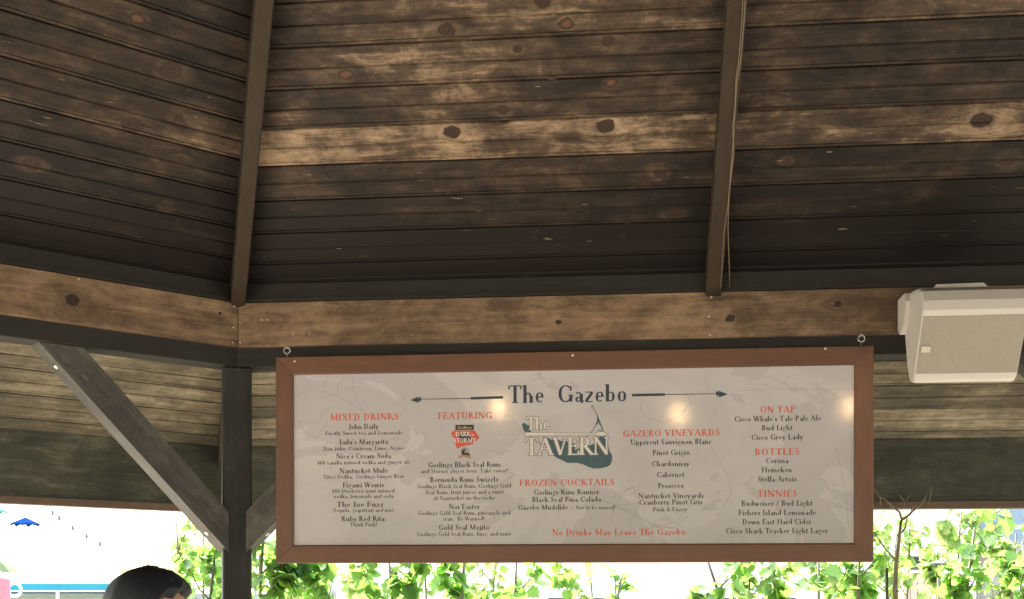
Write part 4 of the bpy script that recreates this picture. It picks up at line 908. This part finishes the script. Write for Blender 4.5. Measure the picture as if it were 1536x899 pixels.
# --- buildings
def siding_mat(name, c, scale, rough=.8):
    q = N(name); co = q.coords(); q.base(q.mix(q.noise(q.vmath('MULTIPLY', co, (1, 1, 6)), scale, 4), tuple(x*.82 for x in c), c), rough); return q.m
M['white_clap'] = siding_mat('white_clapboard', (.80, .78, .74), 1.5); M['grey_shake'] = siding_mat('grey_cedar_shake', (.33, .33, .34), 3); M['trim'] = flat('white_trim', (.82, .81, .78), .5)
M['glass'] = flat('dark_window_glass', (.10, .13, .16), .08, 0, .1, 2, .6); M['roofg'] = siding_mat('grey_green_roof', (.24, .29, .28), 3); M['shutter'] = flat('grey_blue_shutter', (.20, .24, .30), .6)
def house(name, c, wdt, dep, hgt, ridge, rz, wall, label, wins, board=.14, rooftop='roofg', trimx=True):
    """clapboard house: local y=0 is its front, x along the front. wins = [(x, z, w, h)]"""
    root = empty(name, (c[0], c[1], GZ), rz); tag(root, label, 'house' if name == 'house' else 'shop')
    body = MB(); body.prism([(-wdt/2, 0), (wdt/2, 0), (wdt/2, hgt), (-wdt/2, hgt)], .03, dep)
    body.add([(-wdt/2, .03, hgt), (-wdt/2, dep, hgt), (-wdt/2, dep/2, ridge)], [(0, 1, 2)]); body.add([(wdt/2, .03, hgt), (wdt/2, dep, hgt), (wdt/2, dep/2, ridge)], [(0, 2, 1)])
    wl = body.obj('wall', wall, root)
    cb = MB(); n = int(hgt/board)
    for i in range(n):
        z = i*board; cb.add([(-wdt/2, .0, z), (wdt/2, .0, z), (wdt/2, .025, z+board), (-wdt/2, .025, z+board), (-wdt/2, .028, z), (wdt/2, .028, z)], [(0, 1, 2, 3), (0, 4, 5, 1)])
    cl = cb.obj('clapboards', wall, wl); cl['kind'] = 'stuff'
    rf = MB(); ov = .3
    for s_ in (0, 1):
        y0 = -ov if s_ == 0 else dep+ov; z0 = hgt-ov*(ridge-hgt)/(dep/2)
        rf.add([(-wdt/2-ov, y0, z0), (wdt/2+ov, y0, z0), (wdt/2+ov, dep/2, ridge), (-wdt/2-ov, dep/2, ridge), (-wdt/2-ov, y0, z0+.14), (wdt/2+ov, y0, z0+.14), (wdt/2+ov, dep/2, ridge+.14), (-wdt/2-ov, dep/2, ridge+.14)],
               [(0, 1, 2, 3), (4, 7, 6, 5), (0, 4, 5, 1), (0, 3, 7, 4), (1, 5, 6, 2)])
    rf.obj('roof', M[rooftop], root)
    for (x, z, w_, h_) in wins:
        f = MB(); t = .09
        for (cx, cz, a, b) in ((x, z+h_/2+t/2, w_+2*t, t), (x, z-h_/2-t/2, w_+2*t+.08, t), (x-w_/2-t/2, z, t, h_), (x+w_/2+t/2, z, t, h_)): f.cbox((cx, -.02, cz), (a, .09, b), .008)
        f.cbox((x, -.005, z), (.04, .05, h_), .004); f.cbox((x, -.007, z), (w_, .05, .04), .004)
        wo_ = f.obj('window', M['trim'], root); p = MB(); p.cbox((x, .004, z), (w_, .02, h_), .002); p.obj('pane', M['glass'], wo_)
    return root
Hh = on_y(1165, 880, 15)
house('house', (Hh.x-1.4, 15), 7.5, 6, 3.4, 5.2, R(-3), M['white_clap'], 'white clapboard house behind the saplings right of centre, small dark windows', [(1.40, 1.33, .44, .95), (.92, 1.33, .40, .95), (-1.0, 1.35, .9, .9), (3.0, 1.5, .5, .9)])
Hl = on_y(950, 865, 19)
house('house', (Hl.x-3.6, 20), 6.5, 6, 3.2, 5.0, R(4), M['white_clap'], 'white house with grey blue windows seen under the middle of the sign', [(3.1, 2.05, .55, .36), (2.0, 1.55, .5, .5), (0, 1.6, .8, 1)])
Hr = on_y(1500, 790, 17)
house('house', (Hr.x+2.6, 16.5), 6.0, 6, 2.6, 4.7, R(12), M['white_clap'], 'pale building with grey green roof at the right edge under the eave', [(-1.6, 1.4, .8, 1.0)])
# brown shed with flat cap between the saplings
pb = on_y(1385, 840, 11); root = empty('shed', (pb.x, 11, GZ)); tag(root, 'small pink brown shed with dark flat cap between the right hand saplings', 'shed')
M['pinkw'] = siding_mat('pink_brown_boards', (.50, .36, .31), 4)
zt = pb.z-GZ; 
for i in range(7):
    mb = MB(); mb.cbox((-.18+i*.062, 0, (zt-.12)/2), (.058, .30, zt-.12), .004); mb.obj('board', M['pinkw'], root)
mb = MB(); mb.cbox((0, 0, zt-.06), (.56, .5, .055), .01); mb.obj('cap', M['eave'], root)
mb = MB(); mb.cbox((-.08, -.02, zt+.0), (.22, .3, .06), .01); mb.obj('hatch', M['eave'], root)
# left: shop with teal awning
Ls_ = on_y(85, 872, 13.5); th = Ls_.z-GZ
sh_ = house('shop', (Ls_.x+.15, 14.2), 4.2, 4, th-.25, th+.0, R(6), M['grey_shake'], 'grey shingled shop front with white posts under a teal awning left of the person', [(-.95, 1.25, .30, .5), (-.35, 1.28, .34, .5), (.40, 1.22, .50, .5), (1.25, 1.25, .35, .55)], board=.12)
M['teal'] = flat('teal_canvas', (.035, .23, .29), .8, 0, .15, 3, 0); M['white_canvas'] = flat('white_canvas', (.82, .82, .80), .8); M['blue'] = flat('blue_canvas', (.006, .028, .13), .8, 0, .1, 6, 0); M['mint'] = flat('mint_canvas', (.03, .22, .17), .8, 0, .1, 6, 0); M['pink'] = flat('pink_cloth', (.62, .16, .20), .8)
aw = empty('awning', (Ls_.x, 13.3, GZ), R(6)); tag(aw, 'long teal canvas awning with a rounded end over the grey shop front', 'awning')
mb = MB(); mb.add([(-1.05, 0, th-.03), (1.10, 0, th-.03), (1.10, .85, th-.035), (-1.05, .85, th-.035), (-1.05, 0, th-.11), (1.10, 0, th-.11)], [(0, 1, 2, 3), (4, 5, 1, 0)]); 
mb.obj('canvas', M['teal'], aw)
mb = MB(); mb.lathe([(.20, 0), (.19, .06), (.14, .11), (.07, .14), (.001, .15)], (-.86, -.08, th-.08), 18); mb.obj('rounded_end', M['teal'], aw)
for x in (-.98, -.72, .1, .98):
    mb = MB(); mb.tube([(x, .02, 0), (x, .02, th-.11)], .022, 8); mb.obj('post', M['trim'], aw)
# lifebuoy-like white ring and rail at the left end
mb = MB(); mb.torus((0, 0, 0), .075, .016, (1, 0, 0), (0, 0, 1), 22, 8); rg = mb.obj('ring', M['trim']); pr = on_y(22, 885, 12.6); rg.location = pr; tag(rg, 'white ring hanging from the left end of the teal awning', 'ring')
mb = MB(); mb.tube([(0, 0, .075), (.0, .0, .19)], .004, 5); mb.obj('string', M['trim'], rg)
# pink cloth panel at the far left
pk = on_y(0, 868, 11.5); root = empty('banner', (pk.x-.06, 11.5, GZ)); tag(root, 'faded pink banner on a pole at the left edge of the photo', 'banner')
mb = MB(); mb.tube([(-.13, 0, 0), (-.13, 0, pk.z-GZ+.06)], .015, 8); mb.obj('pole', M['trim'], root)
mb = MB(); vs = []; fs = []
for i in range(9):
    x = -.12+.30*i/8; y = .02*sin(i*1.3); vs += [(x, y, .7), (x, y, pk.z-GZ-.01*sin(i))]
fs = [(2*i, 2*i+2, 2*i+3, 2*i+1) for i in range(8)]; mb.add(vs, fs, True); o = mb.obj('cloth', M['pink'], root)
# blue and mint umbrellas beyond
M['palegrey0'] = flat('grey_painted_pole', (.12, .12, .13), .5)
def umbrella(px, py, Y, width, mat, label, hgt=.20):
    c = on_y(px, py, Y); root = empty('umbrella', (c.x, Y, GZ)); tag(root, label, 'umbrella', 'parasols far off to the left'); z = c.z-GZ
    mb = MB(); r = width/2; n = 8; vs = [(0, 0, z+hgt*width)]
    for k in range(n): vs.append((r*cos(2*pi*k/n+.3), r*sin(2*pi*k/n+.3), z-.02*width))
    for k in range(n): a = 2*pi*(k+.5)/n+.3; vs.append((r*.88*cos(a), r*.88*sin(a), z+.02*width))
    for k in range(n): vs.append((vs[1+k][0], vs[1+k][1], z-.09*width))
    fs = []
    for k in range(n): fs += [(0, 1+k, 1+n+k), (0, 1+n+k, 1+(k+1) % n), (1+k, 1+2*n+k, 1+n+k), (1+n+k, 1+2*n+(k+1) % n, 1+(k+1) % n)]
    mb.add(vs, fs); mb.obj('canopy', mat, root, fix=False)
    mb = MB(); mb.tube([(0, 0, 0), (0, 0, z+hgt*width)], .03, 8); mb.obj('pole', M['trim'], root)
umbrella(38, 786, 34, .92, M['blue'], 'blue parasol against the bright sky at the far left', .22)
umbrella(-2, 768, 36, .60, M['mint'], 'mint green parasol touching the left edge of the photo', .2)
# festoon line with small fittings
A_ = on_y(48, 742, 9.5); B_ = on_y(150, 815, 9.5); pts = [A_.lerp(B_, i/10)+Vector((0, 0, -.03*sin(pi*i/10))) for i in range(11)]
st = empty('festoon_line', tuple(A_)); tag(st, 'pale festoon line with small sockets sloping down at the upper left of the yard', 'string lights')
M['palegrey'] = flat('grey_plastic', (.13, .13, .15), .5)
mb = MB(); mb.tube([p-A_ for p in pts], .0055, 5); mb.obj('cord', M['palegrey'], st)
for i in (1, 3, 4, 6, 8, 10):
    p = pts[i]-A_; mb = MB(); mb.lathe([(.002, -.032), (.010, -.027), (.012, -.012), (.010, 0), (.008, .014), (.001, .016)], p, 10); mb.obj('socket', M['palegrey'], st)
# far tree line closing the horizon
q = N('far_canopy'); co = q.coords(); q.base(q.ramp(q.noise(co, .6, 6, .7), [(.3, (.05, .09, .03)), (.7, (.11, .15, .05))]), .9); M['canopy'] = q.m
rng = random.Random(9); mb = MB()
for i in range(150):
    a = rng.uniform(-pi, pi); d = rng.uniform(60, 90); r = rng.uniform(1.6, 3.2)
    c = Vector((sin(a)*d, cos(a)*d, GZ+r*.5)); m_ = 7
    vs = []; 
    for j in range(5):
        for k in range(m_):
            t_ = pi*(j+.5)/5; u = 2*pi*k/m_; rr = r*rng.uniform(.75, 1.15); vs.append(c+Vector((rr*sin(t_)*cos(u)*1.6, rr*sin(t_)*sin(u)*1.6, rr*cos(t_)*.7)))
    fs = [(j*m_+k, j*m_+(k+1) % m_, (j+1)*m_+(k+1) % m_, (j+1)*m_+k) for j in range(4) for k in range(m_)]+[tuple(range(m_))]
    mb.add(vs, fs)
o = mb.obj('far_trees', M['canopy']); tag(o, 'low belt of green trees on the horizon', 'trees', kind='stuff')
# ================================================================== THE PERSON (only the top of the head shows)
def skin(name, V, E, mat, parent, lv=2, root=0, smooth_=True):
    me = bpy.data.meshes.new(name+'_cage'); me.from_pydata([v[:3] for v in V], E, []); o = bpy.data.objects.new(name+'_cage', me); COL.objects.link(o)
    md = o.modifiers.new('skin', 'SKIN'); md.use_smooth_shade = True
    for i, v in enumerate(V):
        s = me.skin_vertices[0].data[i]; s.radius = (v[3], v[4] if len(v) > 4 else v[3]); s.use_root = (i == root)
    sb = o.modifiers.new('sub', 'SUBSURF'); sb.levels = lv; sb.render_levels = lv
    dg = bpy.context.evaluated_depsgraph_get(); m2 = bpy.data.meshes.new_from_object(o.evaluated_get(dg)); m2.name = name
    bpy.data.objects.remove(o); bpy.data.meshes.remove(me); m2.materials.clear(); m2.materials.append(mat)
    r = bpy.data.objects.new(name, m2); COL.objects.link(r); r.parent = parent; return r
M['skin'] = flat('skin', (.45, .26, .19), .5, 0, .08, 12); M['shirt'] = flat('navy_shirt', (.05, .07, .13), .85, 0, .2, 20); M['shorts'] = flat('khaki_shorts', (.30, .24, .17), .85, 0, .15, 20)
M['shoe'] = flat('brown_shoes', (.10, .06, .04), .5); M['eye'] = flat('eye_white', (.7, .68, .65), .2); M['iris'] = flat('dark_iris', (.03, .02, .015), .15)
q = N('dark_hair'); co = q.coords(); nz = q.noise(q.vmath('MULTIPLY', co, (90, 260, 60)), 1, 4); q.base(q.mix(nz, (.008, .011, .018), (.018, .020, .027)), .6); q.bump(nz, .5, .003); M['hair'] = q.m
hp = at(207, 885, 2.72); TOPZ = at(213, 850, 2.72).z
pe = empty('person', (hp.x, hp.y, 0), R(-6)); tag(pe, 'person with short dark hair standing left of the corner post, face turned right', 'person')
# person faces local +x; head centre at the origin column
hz = TOPZ-.125
S = TOPZ/1.70
B = [(0, 0, .95*S, .125, .16), (0, 0, 1.10*S, .105, .145), (0, 0, 1.28*S, .115, .17), (-.01, 0, 1.40*S, .09, .14), (0, 0, 1.46*S, .052, .055), (.015, 0, 1.53*S, .052, .052)]
E = [(0, 1), (1, 2), (2, 3), (3, 4), (4, 5)]
def limb(pts, parent):
    i0 = len(B); B.extend(pts); E.append((parent, i0)); [E.append((i0+i, i0+i+1)) for i in range(len(pts)-1)]; return len(B)-1
for s in (-1, 1):
    limb([(-.01, s*.185, 1.375*S, .055), (-.02, s*.235, 1.22*S, .044), (-.01, s*.25, 1.08*S, .038), (.04, s*.245, .95*S, .032), (.07, s*.24, .85*S, .024)], 3)
    limb([(0, s*.095, .86*S, .088), (.01, s*.10, .66*S, .072), (.015, s*.10, .48*S, .055), (-.005, s*.10, .30*S, .050), (-.02, s*.10, .09*S, .034)], 0)
body = skin('body', B, E, M['skin'], pe, 2)
# hands and feet join the limbs
for s in (-1, 1):
    HV = [(.07, s*.24, .845*S, .020, .024), (.080, s*.238, .80*S, .013, .036), (.088, s*.236, .765*S, .012, .036)]; HE = [(0, 1), (1, 2)]
    for k, (oy, l) in enumerate(((-.028, .068), (-.010, .078), (.010, .074), (.027, .058))):
        b = len(HV); HV += [(.090, s*.236+oy, .748*S, .0085), (.094, s*.236+oy*1.05, .748*S-l*.5, .0078), (.086, s*.236+oy*1.05, .748*S-l, .0068)]; HE += [(2, b), (b, b+1), (b+1, b+2)]
    b = len(HV); HV += [(.105, s*.232, .80*S, .011), (.122, s*.228, .772*S, .0095), (.126, s*.226, .748*S, .008)]; HE += [(1, b), (b, b+1), (b+1, b+2)]
    skin('hand', HV, HE, M['skin'], pe, 1)
    mb = MB(); prof = [(-.07, .0), (.17, 0), (.185, .02), (.17, .045), (.09, .07), (.02, .10), (-.06, .10), (-.08, .04)]
    mb.prism(prof, s*.10-.042, s*.10+.042); bmx = mb.obj('shoe', M['shoe'], pe); bv = bmx.modifiers.new('b', 'BEVEL'); bv.width = .015; bv.segments = 2
# shirt and shorts follow the body
CB = [(0, 0, .93*S, .140, .172), (0, 0, 1.10*S, .122, .160), (0, 0, 1.28*S, .130, .184), (-.01, 0, 1.395*S, .098, .150), (-.002, 0, 1.43*S, .066, .07)]
CE = [(0, 1), (1, 2), (2, 3), (3, 4)]
for s in (-1, 1):
    b = len(CB); CB += [(-.01, s*.185, 1.375*S, .068), (-.018, s*.222, 1.26*S, .060), (-.02, s*.238, 1.19*S, .058)]; CE += [(3, b), (b, b+1), (b+1, b+2)]
skin('shirt', CB, CE, M['shirt'], pe, 2)
PB = [(0, 0, .95*S, .136, .168), (0, 0, .89*S, .13, .165)]; PE = [(0, 1)]
for s in (-1, 1):
    b = len(PB); PB += [(0, s*.095, .80*S, .102), (.01, s*.10, .66*S, .094), (.012, s*.10, .55*S, .090)]; PE += [(1, b), (b, b+1), (b+1, b+2)]
skin('shorts', PB, PE, M['shorts'], pe, 2)
# head: displaced sphere with brow, nose, jaw
def sph(rx, ry, rz_, f=None, nu=40, nv=28, vmin=0, vmax=pi):
    vs = []
    for j in range(nv+1):
        t_ = vmin+(vmax-vmin)*j/nv
        for k in range(nu):
            u = 2*pi*k/nu; d = Vector((sin(t_)*cos(u), sin(t_)*sin(u), cos(t_))); p = Vector((d.x*rx, d.y*ry, d.z*rz_))
            vs.append(f(d, p) if f else p)
    fs = [(j*nu+k, (j+1)*nu+k, (j+1)*nu+(k+1) % nu, j*nu+(k+1) % nu) for j in range(nv) for k in range(nu)]
    return vs, fs
def gs(a, b, w_): return math.exp(-((a-b)/w_)**2)
def headf(d, p):
    x, y, z = p; low_ = max(0, -d.z); fr = max(0, d.x)
    y *= 1-.32*low_**1.5; x *= 1-.10*low_ if d.x < 0 else 1
    if d.x < 0: x *= 1-.25*low_
    z -= .012*low_*fr
    nose = gs(d.y, 0, .16)*gs(d.z, -.22, .18)*(fr > 0)*fr; x += .024*nose
    x += .006*gs(d.z, .12, .12)*fr*gs(abs(d.y), .3, .3) - .008*gs(d.z, -.05, .10)*gs(abs(d.y), .34, .14)*fr
    x += .005*gs(d.z, -.55, .09)*gs(d.y, 0, .25)*fr + .008*gs(d.z, -.85, .14)*gs(d.y, 0, .4)*fr
    return Vector((x, y, z))
hd = Vector((.02, 0, hz))
vs, fs = sph(.098, .077, .118, headf); mb = MB(); mb.add([v+hd for v in vs], fs, True); head = mb.obj('head', M['skin'], pe)
for s in (-1, 1):
    vs, fs = sph(.011, .011, .011, None, 14, 10); mb = MB(); mb.add([v+hd+Vector((.080, s*.031, -.004)) for v in vs], fs, True); e_ = mb.obj('eye', M['eye'], head)
    vs, fs = sph(.016, .007, .030, lambda d, p: Vector((p.x, p.y+.004*s*d.z, p.z)), 16, 10); mb = MB(); mb.add([v+hd+Vector((-.006, s*.078, -.018)) for v in vs], fs, True); mb.obj('ear', M['skin'], head)
mb = MB(); mb.tube([hd+Vector((.092, -.022, -.068)), hd+Vector((.100, 0, -.066)), hd+Vector((.092, .022, -.068))], [.003, .006, .003], 8); mb.obj('lips', flat('lips', (.38, .14, .12), .5), head)
# hair: cap of locks, swept into a fringe at the front
def hairf(d, p):
    x, y, z = p
    lump = .0022*sin(7*d.y+4*d.x)+.0012*sin(11*d.x-5*d.y+2)
    f = 1+lump*9; x *= f; y *= f; z *= f
    if d.x > .3 and d.z > 0: x += .020*gs(d.z, .55, .35)*(d.x-.3)/.7; z += .012*gs(d.x, .75, .25)
    # hairline: pull the lower front back onto the scalp
    return Vector((x, y, z))
vs = []; nu, nv = 56, 22
for j in range(nv+1):
    for k in range(nu):
        u = 2*pi*k/nu; c = cos(u); tmax = 1.92-(.90*max(0, c)**.6 if c > 0 else 0)+.06*sin(u*11)
        t_ = tmax*j/nv; d = Vector((sin(t_)*cos(u), sin(t_)*sin(u), cos(t_))); th_ = 1.0
        p = Vector((d.x*.108, d.y*.088, d.z*.126)); p = hairf(d, p)
        if j == nv: p = Vector((d.x*.094, d.y*.074, d.z*.112))
        vs.append(p+hd)
fs = [(j*nu+k, (j+1)*nu+k, (j+1)*nu+(k+1) % nu, j*nu+(k+1) % nu) for j in range(nv) for k in range(nu)]
mb = MB(); mb.add(vs, fs, True); hair = mb.obj('hair', M['hair'], head)
rng = random.Random(5); mb = MB()
for i in range(150):                        # short loose locks break the outline
    u = rng.uniform(0, 2*pi); t_ = abs(rng.gauss(0, .75)); 
    if t_ > 1.3: continue
    d = Vector((sin(t_)*cos(u), sin(t_)*sin(u), cos(t_))); p = hairf(d, Vector((d.x*.108, d.y*.088, d.z*.126)))+hd
    dr = (Vector((.9, rng.gauss(0, .5), rng.uniform(-.35, .30)))-d*.1).normalized(); L = rng.uniform(.006, .014)
    mb.tube([p-d*.004, p+dr*L*.5+d*.001, p+dr*L-d*.002], [.0012, .001, .0003], 4, cap=False)
o = mb.obj('loose_locks', M['hair'], hair); o['kind'] = 'stuff'
